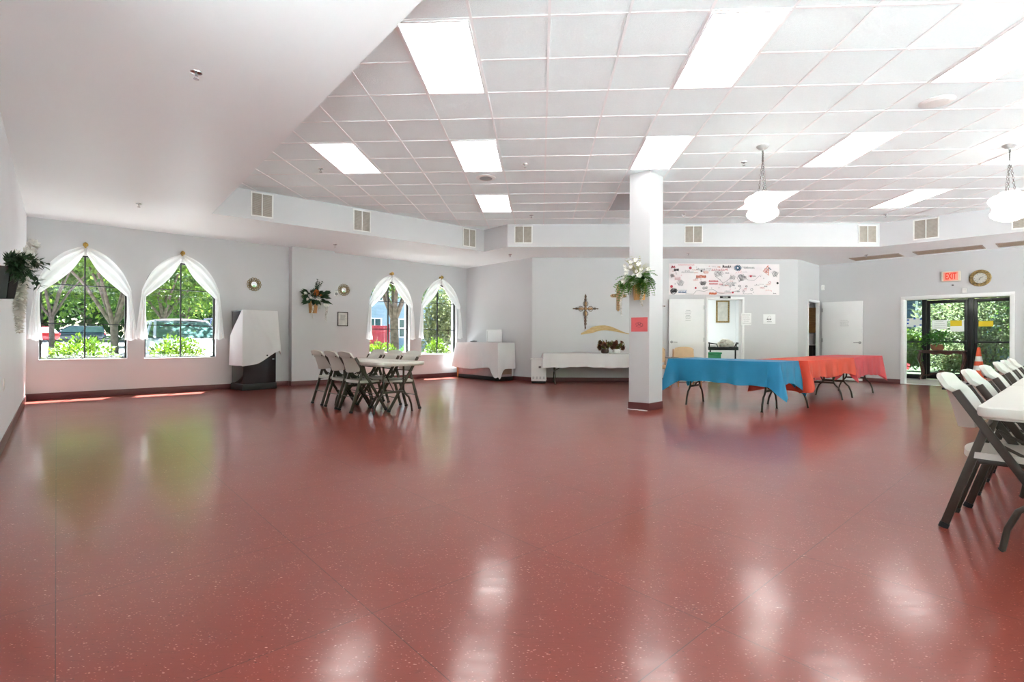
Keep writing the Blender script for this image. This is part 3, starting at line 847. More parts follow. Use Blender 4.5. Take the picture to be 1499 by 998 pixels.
def planter(root, kind, seed, sc=1.0):
    rg = random.Random(seed)
    if kind == 'dark':
        b = tapered_basket(.22, .15, .16, .11, .27, 5); bm_ = M['black']
    else:
        b = tapered_basket(.21, .165, .15, .11, .28 if kind == 'bucket' else .25, 7); bm_ = M['wood_tan']
    build('basket', b, bm_, root, 30)
    mb = MB()
    if kind == 'fern':
        for k in range(70):
            a = rg.uniform(0, PI); up = rg.uniform(-.15, 1.3)
            frond(mb, (rg.uniform(-.06, .06), -.06, .02), (-math.cos(a) * 1.1, -.25 - .5 * math.sin(a) * .9, up), rg.uniform(.24, .44), .06, 0, rg.uniform(.8, 2.0), 11)
        for k in range(9):
            frond(mb, (rg.uniform(-.03, .1), -.07, .03), (rg.uniform(-.1, .55), -.5, .35), rg.uniform(.34, .46), .06, 0, 2.6, 12)
        build('fern_fronds', mb, M['fern'], root, None)
        mb = MB()
        for k in range(20):
            frond(mb, (rg.uniform(-.05, .05), -.04, .05), (rg.uniform(-.5, .75), rg.uniform(-.5, -.1), 1.1), rg.uniform(.22, .42), .03, 0, .8, 11)
        build('pale_sprays', mb, M['leaf_pale'], root, None)
        for k in range(30):
            a = rg.uniform(0, PI); mb = MB()
            bloom(mb, (-math.cos(a) * rg.uniform(.05, .28), -.12 - rg.uniform(0, .14), rg.uniform(-.02, .33) * (.4 + .6 * math.sin(a))), rg.uniform(.036, .055), rg)
            build('white_bloom', mb, M['petal'], root, None)
        for (x, y, z, L) in ((-.255, -.10, -.0, .48), (-.13, -.17, .10, .30), (.10, -.16, -.05, .30)):
            m2 = MB(); strand(m2, (x, y, z), L, .044, rg); build('trailing_blossom', m2, M['petal'], root, None)
    elif kind == 'bucket':
        for k in range(80):
            a = rg.uniform(0, PI); L = rg.uniform(.12, .24)
            d = Vector((-math.cos(a) * 1.2, -.2 - .7 * math.sin(a), rg.uniform(-.5, .9)))
            q = Vector((0, -.07, .05)) + d * rg.uniform(.05, .16)
            mb.leafquad(q, d + Vector((0, 0, -.35)), Vector((0, -1, .3)), L, .075, 0)
        for k in range(6):
            leaves_on_stem(mb, (rg.uniform(0, .06), -.05, .05), (rg.uniform(-.1, .35), -.15, 1), rg.uniform(.3, .44), .07, .035, 0, 10)
        build('leaves', mb, M['leaf_dark'], root, None)
        mb = MB()
        for k in range(14):
            frond(mb, (-.12, -.08, .1), (rg.uniform(-1, .2), -.35, rg.uniform(.3, 1.2)), rg.uniform(.14, .26), .035, 0, 1.2, 9)
        build('pale_sprays', mb, M['leaf_pale'], root, None)
        for (x, y, z, r, l) in ((-.10, -.19, .17, .05, 2), (-.2, -.19, .02, .05, 2), (-.16, -.19, .1, .05, 2), (-.24, -.19, .14, .05, 2), (-.12, -.19, .06, .05, 2), (.04, -.21, .03, .085, 3), (.27, -.16, -.10, .055, 2), (.21, -.16, -.1, .055, 2)):
            mb = MB(); bloom(mb, (x, y, z), r, rg, 0, 6 if l == 2 else 8, l); build('white_bloom', mb, M['petal'], root, None)
        for (x, z, r) in ((0, .17, .09), (.09, .13, .065)):
            mb = MB(); bloom(mb, (x, -.2, z), r, rg, 0, 8, 2); build('orange_bloom', mb, M['petal_orange'], root, None)
        for (x, z, L) in ((-.07, -.06, .36), (.235, -.14, .33), (.09, -.03, .17)):
            m2 = MB(); strand(m2, (x, -.17, z), L, .042, rg, 44); build('trailing_blossom', m2, M['petal'], root, None)
    else:
        for k in range(40):
            a = rg.uniform(0, PI); d = Vector((-math.cos(a) * 1.1, -.2 - .5 * math.sin(a), rg.uniform(-.3, .9)))
            leaves_on_stem(mb, (rg.uniform(-.05, .05), -.07, .02), d, rg.uniform(.14, .30), .08, .035, 0, 6, .9)
        build('leaves', mb, M['leaf_dark'], root, None)
        for k in range(16):
            mb = MB(); bloom(mb, (rg.uniform(-.1, .3), -.1 - rg.uniform(0, .14), rg.uniform(-.02, .25)), rg.uniform(.045, .07), rg); build('white_bloom', mb, M['petal'], root, None)
        mb = MB(); frond(mb, (.18, -.12, .04), (1, -.1, .1), .3, .05, 0, 1.0, 12); build('fern_frond', mb, M['leaf'], root, None)
        for (x, z, L) in ((.16, .08, .58), (.28, .02, .58), (.22, .06, .44)):
            m2 = MB(); strand(m2, (x, -.13, z), L, .085, rg, 80); build('trailing_blossom', m2, M['petal'], root, None)

t = wthing('wall_planter', 'wooden bucket of ferns and white blossom hung high on the pillar', 'flower arrangement', PILP, PILQ, .17, 1.90, -.002)
planter(t, 'fern', 3)
t = wthing('wall_planter', 'wooden bucket of dark leaves with a white rose and orange flower on the pilaster', 'flower arrangement', L0, C1, 4.70, 1.90, -PD - .002)
planter(t, 'bucket', 7)
t = wthing('wall_planter', 'black planter with long white wisteria strands on the left wall', 'flower arrangement', NL, L0, 12.50, 1.66, -.002)
planter(t, 'dark', 5)

# ------------------------------------------------------------------ small things on the window wall
def ring_mirror(P, Q, s, z, label, glassm):
    t = wthing('wall_mirror', label, 'mirror', P, Q, s, z, 0, 'round gold mirrors')
    mb = MB()
    T = Matrix.Rotation(R(90), 4, 'X')
    for rr, n, r0 in ((.115, 14, .026), (.085, 12, .022)):
        for k in range(n):
            a = 2 * PI * k / n; c = Vector((rr * math.cos(a), -.012, rr * math.sin(a)))
            pts = [c + Vector((r0 * math.cos(b), 0, r0 * math.sin(b))) for b in [2 * PI * j / 10 for j in range(11)]]
            mb.tube(pts, .006, 5, cap=False)
    mb.lathe([(.062, .0), (.075, .004), (.075, .02), (.062, .024), (.060, .012)], 32, T=T, cap=False)
    build('frame', mb, M['gold_paint'], t)
    mb = MB(); mb.lathe([(.066, .004), (.066, .012), (.0, .014)], 32, T=T); build('mirror_glass', mb, glassm, t)
ring_mirror(L0, C1, 3.52, 2.20, 'small round gold mirror above the draped black cabinet', M['mirror'])
ring_mirror(L0, C1, 5.505, 2.215, 'small round gold mirror beside the thermostat', M['mirror'])
t = wthing('thermostat', 'white thermostat on the wall right of the pilaster', 'thermostat', L0, C1, 5.305, 2.115)
mb = MB(); mb.box((0, -.012, 0), (.12, .024, .125), .008); build('housing', mb, M['off_white'], t)
mb = MB(); mb.lathe([(.034, 0), (.034, .012), (.028, .018), (0, .018)], 24, T=Matrix.Translation((.01, -.024, -.01)) @ Matrix.Rotation(R(90), 4, 'X')); build('dial', mb, M['grey_plastic'], t)
t = wthing('picture_frame', 'small dark framed notice on the wall below the thermostat', 'picture', L0, C1, 5.48, 1.515)
def frame_parts(t, w, h, e, fm, pm, d=.02, lines=0):
    mb = MB()
    for sx in (-1, 1): mb.box((sx * (w / 2 - e / 2), -d / 2, 0), (e, d, h), .002)
    for sz in (-1, 1): mb.box((0, -d / 2, sz * (h / 2 - e / 2)), (w - 2 * e, d, e), .002)
    build('frame', mb, fm, t)
    mb = MB(); mb.box((0, -d * .3, 0), (w - 2 * e, d * .5, h - 2 * e))
    for k in range(lines):
        mb.box((rnd.uniform(-.01, .01), -d * .56, h * .28 - k * h * .055), ((w - 2 * e) * rnd.uniform(.35, .7), .001, .006), mi=1)
    build('picture', mb, [pm, M['ink']], t)
frame_parts(t, .255, .335, .016, M['iron'], M['print'], lines=7)
for nm, lb, P, Q, s, z, sz in (('motion_sensor', 'white motion sensor high in the corner by the left wall', L0, C1, .065, 2.41, (.075, .06, .15)),
                               ('motion_sensor', 'white motion sensor in the corner above the open white door', C4, RR, .10, 2.47, (.07, .06, .14)),
                               ('door_chime_box', 'small white box on the wall above the entry doorway', C4, RR, 2.97, 2.20, (.085, .05, .12))):
    t = wthing(nm, lb, 'sensor' if 'motion' in nm else 'wall box', P, Q, s, z)
    mb = MB(); mb.box((0, -sz[1] / 2, 0), sz, .012); build('housing', mb, M['off_white'], t)
    mb = MB(); mb.box((0, -sz[1] - .001, sz[2] * .12), (sz[0] * .6, .004, sz[2] * .3), .002); build('lens', mb, M['vent'], t)
t = wthing('outlet_plate', 'white outlet plate low on the left wall', 'outlet', NL, L0, 13.28, .60)
mb = MB(); mb.box((0, -.004, 0), (.075, .008, .118), .003); build('plate', mb, M['off_white'], t)
mb = MB()
for z in (-.026, .026): mb.box((0, -.009, z), (.034, .004, .03), .004)
build('socket', mb, M['vent'], t)

# ------------------------------------------------------------------ draping helper
def drape(path, ztop, hem, out, nv=14, top=None, closed=False, step=.025):
    """cloth skirt along a plan path (outside on the right-hand side of travel = -n), plus a flat top polygon"""
    pts = [Vector((p[0], p[1], 0)) for p in path]
    segs = list(zip(pts, pts[1:] + ([pts[0]] if closed else []))) if closed else list(zip(pts[:-1], pts[1:]))
    samples = []; acc = 0
    for a, b in segs:
        L = (b - a).length; k = max(1, round(L / step))
        nrm = Vector(((b - a).y, -(b - a).x, 0)).normalized()
        for i in range(k):
            samples.append((a.lerp(b, i / k), nrm, acc + L * i / k))
        acc += L
    if not closed: samples.append((pts[-1], nrm, acc))
    n = len(samples)
    sm = []
    for i in range(n):
        q = Vector((0, 0, 0))
        for j in range(-3, 4):
            q += samples[(i + j) % n][1] if closed else samples[max(0, min(n - 1, i + j))][1]
        sm.append(q.normalized())
    mb = MB(); vs = []
    for j in range(nv + 1):
        v = j / nv
        for i in range(n):
            p, _, s = samples[i]
            h = hem(s)
            z = ztop - v * (ztop - h)
            if j == 0: z = ztop
            o = out(s, v)
            q = p + sm[i] * o
            vs.append((q.x, q.y, z))
    fs = []
    for j in range(nv):
        for i in range(n if closed else n - 1):
            i2 = (i + 1) % n
            fs.append((j * n + i, j * n + i2, (j + 1) * n + i2, (j + 1) * n + i))
    if closed:
        fs.append(tuple(range(n)))
    mb.add(vs, fs)
    if top: mb.add([(x, y, ztop) for x, y in top], [tuple(range(len(top)))])
    return mb, acc

def table_cloth(name, label, cat, L, W, T, o, tip, loc, rotz, m, group=None, seed=0, o_side=None, fl=.10):
    """rectangular cloth over a table L x W: overhang o, corner tips hang `tip` lower"""
    rg = random.Random(seed)
    hx, hy = L / 2 + .012, W / 2 + .012
    path = [(-hx, -hy), (hx, -hy), (hx, hy), (-hx, hy)]
    per = 2 * (2 * hx + 2 * hy); corners = [0, 2 * hx, 2 * hx + 2 * hy, 4 * hx + 2 * hy]
    ph = [rg.uniform(0, 6) for _ in range(6)]
    os_ = o_side or (o, o, o, o)
    def cd(s): return min(min(abs(s - c), per - abs(s - c)) for c in corners)
    def base(s):
        e = 0 if s < corners[1] else 1 if s < corners[2] else 2 if s < corners[3] else 3
        ov = os_[e]
        # blend overhang across corners
        d = cd(s)
        if d < .1:
            k = min(range(4), key=lambda q: min(abs(s - corners[q]), per - abs(s - corners[q])))
            other = os_[(k - 1) % 4] if e == k else os_[k]
            ov = ov + (other - ov) * (.5 - .5 * d / .1)
        return ov
    def hem(s):
        d = cd(s)
        return T - base(s) - tip * math.exp(-(d / .07) ** 1.3) - .012 * math.sin(s * 5 + ph[0]) - .006 * math.sin(s * 17 + ph[1])
    def out(s, v):
        d = cd(s)
        return .004 + v * (.018 + .014 * math.sin(s * 11 + ph[2]) + .010 * math.sin(s * 23 + ph[3])) + fl * v * math.exp(-(d / .06) ** 2) - .02 * v * math.exp(-((d - .16) / .05) ** 2)
    mb, _ = drape(path, T + .004, hem, out, 14, closed=True)
    ob = build(name, mb, m, None, 60, loc=loc, rotz=rotz)
    return tag(ob, label, cat, group)

# ------------------------------------------------------------------ folding tables
def leg_path(sx):
    pts = [(0, sx * .16, -.03), (0, sx * .16, -.40)]
    for k in range(1, 7):
        f = k / 6; pts.append((0, sx * (.16 + .085 * f * f), -.40 - .13 * f))
    pts += [(0, sx * .285, -.63)]
    for k in range(1, 5):
        a = k / 4; pts.append((0, sx * (.285 + .018 * a), -.63 - .11 * a))
    return pts
def folding_table(label, L, W, T, loc, rotz, group, top_m, bottom_cover=False):
    t = thing('folding_table', label, 'table', loc, rotz, group)
    mb = MB(); mb.rounded_slab(L, W, .05, .07, .012, (0, 0, T))
    mb.rounded_slab(L - .04, W - .04, .012, .06, .004, (0, 0, T - .048))
    build('tabletop', mb, top_m, t)
    sc = T / .745
    xi = L / 2 - .26
    for sx in (-1, 1):
        for sy in (-1, 1):
            mb = MB(); pts = [(sx * xi, y, T + z * sc) for _, y, z in leg_path(sy)]
            mb.tube(pts, .0145, 10)
            x, y, z = pts[-1]; mb.tube([(x, y, z), (x, y + sy * .002, .002)], .018, 10, 1)
            build('leg', mb, [M['tube'], M['rubber']], t, 50)
        mb = MB(); mb.bar((sx * xi, -.18, T - .445 * sc), (sx * xi, .18, T - .445 * sc), .032, .022, (1, 0, 0))
        mb.bar((sx * xi, -.20, T - .055), (sx * xi, .20, T - .055), .03, .02, (1, 0, 0))
        build('crossbar', mb, M['tube'], t)
        mb = MB(); mb.tube([(sx * xi, 0, T - .43 * sc), (sx * xi * .62, 0, T - .2), (sx * xi * .45, 0, T - .05)], .009, 8); build('brace', mb, M['tube'], t, 50)
    return t

# ------------------------------------------------------------------ folding chairs
def squircle(u, v, k=.75):
    a, b = 2 * u - 1, 2 * v - 1
    return a * math.sqrt(1 - k * b * b / 2), b * math.sqrt(1 - k * a * a / 2)
def yA(z): return -.25 + .52 * (.84 - z) / .84
def make_chair(label, group):
    t = thing('folding_chair', label, 'chair', (0, 0, 0), 0, group)
    def seat(u, v):
        a, b = squircle(u, v, .6)
        return (a * (.225 - .015 * b), .005 + b * .205, .44 - .012 * (1 - a * a) * (1 - b * b) + .012 * b * b * (1 if b > 0 else .3) * -1)
    mb = MB(); mb.slab(seat, 16, 16, .034); build('seat', mb, M['plastic'], t, 50)
    def back(u, v):
        a, b = squircle(u, v, .5)
        z = .72 + b * .152; lo = (1 - b) / 2
        k = min(1, max(0, (z - .775) / .03))
        y = yA(z) - .004 - .018 * k - (.018 + .115 * lo) * (1 - abs(a) ** 2.2)
        return (a * (.206 + .032 * k), y, z)
    mb = MB(); mb.slab(back, 24, 22, .024)
    for sx in (-1, 1): mb.box((sx * .19, yA(.8) - .045, .79), (.012, .02, .012), .003, 1)
    build('backrest', mb, [M['plastic'], M['rubber']], t, 50)
    for sx in (-1, 1):
        x = sx * .224
        mb = MB(); mb.bar((x, yA(.785), .785), (x, yA(.03), .03), .041, .022, (1, 0, 0), .006)
        mb.bar((x, yA(.03), .03), (x, yA(0.001), .001), .045, .026, (1, 0, 0), .003, 1)
        build('front_leg', mb, [M['tube'], M['rubber']], t)
        x2 = sx * .198
        mb = MB(); mb.bar((x2, yA(.60) + .01, .60), (x2, -.262, .03), .041, .022, (1, 0, 0), .006)
        mb.bar((x2, -.262, .03), (x2, -.272, .001), .045, .026, (1, 0, 0), .003, 1)
        build('rear_leg', mb, [M['tube'], M['rubber']], t)
        mb = MB(); mb.bar((x2 + sx * .01, -.125, .405), (x2 + sx * .01, .19, .415), .026, .016, (1, 0, 0), .004)
        mb.bar((x2 + sx * .012, -.08, .53), (x2 + sx * .012, .06, .455), .016, .008, (1, 0, 0), .002)
        build('seat_bracket', mb, M['tube'], t)
    for p, q in (((-.2, -.213, .215), (.2, -.213, .215)), ((-.222, yA(.2), .2), (.222, yA(.2), .2))):
        mb = MB(); mb.tube([p, q], .0065, 8); build('crossbar', mb, M['tube'], t, 50)
    mb = MB(); mb.bar((-.21, yA(.60) - .005, .585), (.21, yA(.60) - .005, .585), .02, .012, (0, 0, 1)); build('back_rail', mb, M['tube'], t)
    return t

# table of six chairs at the left
TA = R(-45)
tc = Vector((-2.55, 7.62, 0)); ax = Vector((.7071, -.7071, 0)); pe = Vector((.7071, .7071, 0))
folding_table('white folding table ringed by six chairs in the open middle of the hall', 1.83, .76, .735, tc, TA, 'white folding tables', M['plastic'])
nearleg = Vector((-2.1, 7.16, 0))
first = None
def place_chair(pos, rz, label, group):
    global first
    if first is None:
        first = make_chair(label, group); first.location = pos; first.rotation_euler = (0, 0, rz); return first
    return dup(first, pos, rz, label, group)
GA = 'white folding chairs around the left table'
for k, (ta, lb) in enumerate(((-.52, 'white folding chair on the near side of the left table, closest to the camera'), (-1.04, 'middle white folding chair of the near row at the left table'), (-1.58, 'white folding chair of the near row, closest to the pilaster'))):
    place_chair(nearleg + ax * ta - pe * .21, math.atan2(pe.y, pe.x) - PI / 2, lb, GA)
for k, (ta, lb) in enumerate(((-.30, 'white folding chair on the far side of the left table, seen at its right end'), (-.87, 'middle white folding chair on the far side of the left table'), (-1.44, 'white folding chair on the far side of the left table, below the bright hedge window'))):
    place_chair(nearleg + ax * ta + pe * .24, math.atan2(pe.y, pe.x) + PI / 2, lb, GA)

# long tables at the right
rc = Vector((2.10, 2.58, 0)); rl = Vector((.7071, .7071, 0)); rw = Vector((.7071, -.7071, 0))
folding_table('white folding table cut by the right picture edge', 1.83, .76, .745, rc + rl * .915 + rw * .38, R(45), 'white folding tables', M['plastic'])
folding_table('second white folding table in line behind the right foreground table', 1.83, .76, .745, rc + rl * (1.86 + .915) + rw * .38, R(45), 'white folding tables', M['plastic'])
GB = 'white folding chairs along the right tables'
CL = ['nearest the camera at the right table', 'second from the camera at the right table', 'third from the camera at the right table',
      'fourth in the right row, first at the rear table', 'fifth in the right row, at the rear table', 'last of the right row, nearest the entry']
for k, al in enumerate((.656, 1.23, 2.12, 3.05, 3.70, 4.35)):
    place_chair(rc + rl * al + rw * (.09 if k == 0 else .13), math.atan2(rw.y, rw.x) - PI / 2, 'white folding chair ' + CL[k], GB)

# tables under plastic cloths
ba = Vector((.73, -.68, 0)); oa = Vector((.718, .696, 0))
bc = Vector((3.02, 8.27, 0)); brz = math.atan2(ba.y, ba.x)
folding_table('folding table under the blue plastic cloth', 1.70, .76, .735, bc, brz, 'cloth-covered folding tables', M['plastic'])
table_cloth('blue_tablecloth', 'bright blue plastic cloth draped over the table by the pillar', 'tablecloth', 1.70, .76, .742, .26, .22, bc, brz, M['cloth_blue'], seed=4, o_side=(.345, .33, .30, .30), fl=.12)
orz = math.atan2(oa.y, oa.x)
o1 = Vector((3.76, 8.20, 0)) + oa * 1.09
folding_table('folding table under the coral cloth that meets the blue table', 2.14, .76, .735, o1, orz, 'cloth-covered folding tables', M['plastic'])
table_cloth('coral_tablecloth', 'orange plastic cloth on the table touching the blue one', 'tablecloth', 2.14, .76, .742, .27, .08, o1, orz, M['cloth_orange'], seed=9, o_side=(.27, .20, .40, .47))
o2 = Vector((3.76, 8.20, 0)) + oa * (2.19 + .915)
folding_table('folding table at the far end of the orange row', 1.83, .76, .735, o2, orz, 'cloth-covered folding tables', M['plastic'])
table_cloth('coral_tablecloth', 'coral pink plastic cloth at the far end of the orange row', 'tablecloth', 1.80, .76, .745, .25, .16, o2, orz, M['cloth_red'], seed=21, o_side=(.35, .36, .48, .2))

# long white table under the crosses
wc = Vector((1.30, 12.25, 0))
folding_table('folding table against the back wall under the white cloth', 2.44, .72, .71, wc, R(2), 'cloth-covered folding tables', M['plastic'])
table_cloth('white_tablecloth', 'white cloth over the long table below the wall crosses', 'tablecloth', 2.44, .72, .718, .30, .03, wc, R(2), M['cloth_white'], seed=31, o_side=(.31, .25, .12, .3), fl=.03)

# ------------------------------------------------------------------ black cabinet with a sheet
kn = Vector((-5.92, 9.85, 0)); kr = Vector((-5.53, 10.38, 0)); kl = Vector((-6.31, 10.24, 0))
kx = (kr - kn); KW = kx.length; kx.normalize(); KD_ = .55
krz = math.atan2(kx.y, kx.x)
kc = kn + kx * KW / 2 + Vector((-kx.y, kx.x, 0)) * KD_ / 2
t = thing('display_cabinet', 'tall glossy black cabinet under a white sheet by the window wall', 'cabinet', kc, krz)
KT = 1.62
mb = MB(); mb.box((0, 0, .13 + (KT - .15) / 2), (KW, KD_, KT - .15 - .0), .008); build('body', mb, M['black_gloss'], t)
mb = MB(); mb.box((0, 0, .065), (KW + .03, KD_ + .03, .13), .01); build('plinth', mb, M['black'], t)
mb = MB(); mb.box((0, 0, KT - .01), (KW + .02, KD_ + .02, .02), .004); build('top', mb, M['steel'], t)
mb = MB(); mb.box((.27, -KD_ / 2 - .003, .62), (.04, .006, .02), .002); build('lock', mb, M['steel'], t)
hw, hd = KW / 2 + .016, KD_ / 2 + .016
path = [(-hw, hd * .9), (-hw, -hd), (hw, -hd), (hw, hd * .2)]
SL = hd * 1.9; FL = 2 * hw
def hem(s):
    p = s - SL
    if p < 0: return .50
    f = p / FL
    if f <= 1: return .49 + .10 * f + .22 * max(0, (f - .35) / .65) ** 1.4
    return .68 + .15 * min(1, (s - SL - FL) / .1)
def out(s, v):
    p = s - SL
    o = .006 + v * (.02 + .012 * math.sin(s * 14 + 2 * v)) + .035 * math.sin(PI * min(1, v * 1.1)) * math.exp(-((p - .14) / .09) ** 2) * v
    o += .06 * v * math.exp(-((s - SL - FL) / .06) ** 2) + .05 * v * math.exp(-((p + .30) / .18) ** 2)
    # one deep diagonal fold from the upper left to the lower right
    o += .02 * math.exp(-((p - .15 - .45 * v) / .07) ** 2) - .012 * math.exp(-((p - .3 - .4 * v) / .05) ** 2) * v
    return o
mb, _ = drape(path, KT + .004, hem, out, 30, step=.02)
# the left margin of the sheet slants from the front corner down towards the back
nS = len(mb.v) // 31
for j in range(31):
    v = j / 30; smin = SL * (1 - min(1, .06 + v * 2.0))
    for i in range(nS):
        x, y, z = mb.v[j * nS + i]
        s_here = -(y - hd * .9)
        if i < 400 and x < -hw + .12 and y > -hd and s_here < smin:
            mb.v[j * nS + i] = (x, hd * .9 - smin, z)
mb.add([(-hw * .86, -hd, KT + .006), (hw, -hd, KT + .006), (hw, hd * .2, KT + .006), (0, hd * .4, KT + .006)], [(0, 1, 2, 3)])
mb.box((.12, -hd - .04, .70), (.03, .012, .03), .005, 1)
tag(build('white_sheet', mb, [M['cloth_white'], M['rubber']], None, 60, loc=kc, rotz=krz), 'white sheet hung crookedly over the tall black cabinet', 'cloth')

# ------------------------------------------------------------------ draped chest in the far corner
af = Vector((-.95, 12.66, 0)); u12, n12, _, a12 = wfrm(C1, C2)
AL, AD, AH = 1.72, .50, .955
# local frame: x along wall (u12), y towards the wall
ac = wp(C1, C2, L12 - .63 - AL / 2, 0, -.06 - AD / 2)
t = thing('serving_chest', 'low pinkish chest with black plinth under a white cloth in the corner', 'chest', ac, a12)
mb = MB(); mb.box((0, 0, .10 + (AH - .1) / 2), (AL, AD, AH - .1), .006); build('body', mb, M['counter'], t)
mb = MB(); mb.box((0, -.005, .05), (AL + .01, AD, .10), .004); build('plinth', mb, M['black'], t)
mb = MB(); mb.box((AL / 2 + .006, 0, .36), (.012, AD - .10, .40), .002); build('end_panel', mb, M['brown_panel'], t)
mb = MB()
for sy in (-1, 1): mb.box((AL / 2 + .012, sy * (AD / 2 - .025), .34), (.024, .04, .46), .004)
mb.box((AL / 2 + .012, 0, .545), (.024, AD - .05, .035), .004); build('end_frame', mb, M['trim'], t)
mb = MB(); mb.box((-AL / 2 + .03, -AD / 2 - .012, .21), (.05, .02, .42), .004); build('wooden_post', mb, M['wood'], t)
hx, hy = AL / 2 + .03, AD / 2 + .03
path = [(-hx, hy), (-hx, -hy), (hx, -hy), (hx, hy)]
S1 = 2 * hy; S2 = S1 + 2 * hx
def hem2(s):
    if s < S1: return .33 - .1 * s / S1
    if s < S2:
        f = (s - S1) / (2 * hx); h = .30 - .04 * math.sin(f * 5)
        return h - .26 * math.exp(-((f - .97) / .09) ** 2) if f > .7 else h
    g = (s - S2) / (2 * hy)
    return .30 - .26 * math.exp(-(g / .22) ** 2)
def out2(s, v):
    o = .006 + v * (.025 + .02 * math.sin(s * 9 + 1) + .012 * math.sin(s * 21))
    o += .07 * v * math.exp(-((s - S2) / .07) ** 2) + .05 * v * math.exp(-((s - S2 + .55) / .07) ** 2) + .13 * v * math.exp(-((s - S1) / .1) ** 2)
    return o
mb, _ = drape(path, AH + .006, hem2, out2, 18, top=[(-hx, -hy), (hx, -hy), (hx, hy), (-hx, hy)])
tag(build('white_tablecloth', mb, M['cloth_white'], None, 60, loc=ac, rotz=a12), 'white cloth hanging over the chest in the far corner', 'tablecloth')
t = thing('tabletop_board', 'white framed board standing on the draped corner chest', 'board', ac + u12 * .17 + n12 * .20 + Vector((0, 0, AH + .012)), a12)
mb = MB(); w, h = .62, .335
for sx in (-1, 1): mb.box((sx * (w / 2 - .018), 0, h / 2), (.036, .03, h), .004)
mb.box((0, 0, h - .018), (w - .072, .03, .036), .004); build('frame', mb, M['trim'], t)
mb = MB(); mb.box((0, .004, h / 2), (w - .072, .012, h - .03)); build('panel', mb, M['paper'], t)
t = thing('dish', 'small grey dish on the draped corner chest', 'dish', ac - u12 * .40 - n12 * .05 + Vector((0, 0, AH + .012)), a12)
mb = MB(); mb.lathe([(.05, 0), (.085, .012), (.10, .03), (.096, .032), (.08, .018), (.0, .010)], 28); build('bowl', mb, M['grey_plastic'], t)
mb = MB(); mb.lathe([(.03, .012), (.034, .03), (.03, .042), (0, .044)], 18); build('lid', mb, M['steel'], t)

# white portable air cleaner
t = thing('air_cleaner', 'white boxy air cleaner standing left of the long cloth-covered table', 'appliance', (-.03, 12.33, 0), R(-3))
mb = MB(); mb.box((0, 0, .045 + .26), (.36, .26, .52), .022); build('housing', mb, M['off_white'], t)
mb = MB(); mb.box((0, 0, .025), (.33, .24, .05), .01); build('base', mb, M['black'], t)
mb = MB(); mb.box((0, 0, .575), (.41, .29, .024), .008)
mb.box((.0, 0, .592), (.2, .1, .012), .004); build('top_cover', mb, M['off_white'], t)
for k in range(2):
    mb = MB(); mb.box((.03 + k * .085, -.132, .385), (.06, .006, .05), .003); mb.box((.03 + k * .085, -.136, .385), (.016, .008, .035), .002, 1)
    build('control_dial', mb, [M['grey_plastic'], M['black']], t)
for k in range(4):
    mb = MB()
    for j in range(5): mb.box((-.125 + k * .083, -.132, .10 + j * .013), (.045, .005, .006), .001)
    build('air_outlet', mb, M['grey_plastic'], t)

# dried flower pots on the white table
def dried_pot(x, y, label, seed, potm, sc):
    rg = random.Random(seed)
    t = thing('dried_arrangement', label, 'flower arrangement', (x, y, .723), 0, 'dried arrangements on the white table'); t.scale = (1.2, 1.2, 1.35)
    mb = MB(); mb.lathe([(.05, 0), (.075, .015), (.08, .05), (.07, .075), (.062, .075), (.06, .02), (0, .015)], 20); build('pot', mb, potm, t)
    mb = MB()
    for k in range(22):
        a = rg.uniform(0, 2 * PI); leaves_on_stem(mb, (0, 0, .06), (math.cos(a) * .8, math.sin(a) * .5, rg.uniform(.5, 1.2)), rg.uniform(.1, .2), .06, .03, 0, 5)
    build('leaves', mb, M['dried_green'], t, None)
    for k in range(9):
        mb = MB(); bloom(mb, (rg.uniform(-.12, .12), rg.uniform(-.1, .02), rg.uniform(.08, .21)), rg.uniform(.04, .06), rg, 0, 7, 3); build('dried_bloom', mb, M['dried'], t, None)
dried_pot(1.53, 12.15, 'dried flowers in a dark red pot, left one on the white table', 5, M['wood_dark'], 1)
dried_pot(1.80, 12.16, 'dried flowers in a white pot, right one on the white table', 8, M['off_white'], 1)

# ------------------------------------------------------------------ wall crosses and decal
def ornate_cross(s, z, label, mir=False):
    t = wthing('wall_cross', label, 'cross', C2, C3, s, z, 0, 'ornate scrollwork crosses')
    def scroll(mb, pts, r=.0075): mb.tube(pts, r, 6, 0)
    def arm(length, d, nm):
        mb = MB(); d = Vector(d); sd = Vector((d.z, 0, -d.x))
        def P(a, b): q = d * a + sd * b; return (q.x, -.018, q.z)
        # heart-shaped wooden boss then shrinking scrolls to a pointed tip
        for sg in (-1, 1):
            scroll(mb, [P(.05, 0), P(.09, sg * .055), P(.14, sg * .062), P(.18, sg * .03), P(.15, sg * .008), P(.12, sg * .022)])
            f = .2
            while f < length - .06:
                w = .045 * (1 - .6 * (f / length))
                scroll(mb, [P(f - .02, 0), P(f + .02, sg * w), P(f + .05, sg * w * .8), P(f + .04, sg * w * .25), P(f + .02, sg * w * .4)], .0065)
                f += .075
        scroll(mb, [P(.03, 0), P(length, 0)], .008)
        mb.tube([P(length - .03, 0), P(length, 0), P(length + .025, 0)], [.004, .016, .001], 8, 0)
        mb.tube([P(.05, 0), P(.1, 0), P(.15, 0), P(.185, 0)], [.008, .034, .03, .004], 10, 1)
        build(nm, mb, [M['scroll'], M['decor_wood']], t)
    arm(.34, (0, 0, 1), 'upper_arm'); arm(.30, (-1, 0, 0), 'side_arm'); arm(.30, (1, 0, 0), 'side_arm'); arm(.48, (0, 0, -1), 'lower_arm')
    mb = MB(); mb.sphere((0, -.02, 0), (.045, .02, .045), 14, 8); build('boss', mb, M['decor_wood'], t)
ornate_cross(1.335, 1.815, 'ornate scrolled iron and wood cross left of the pillar')
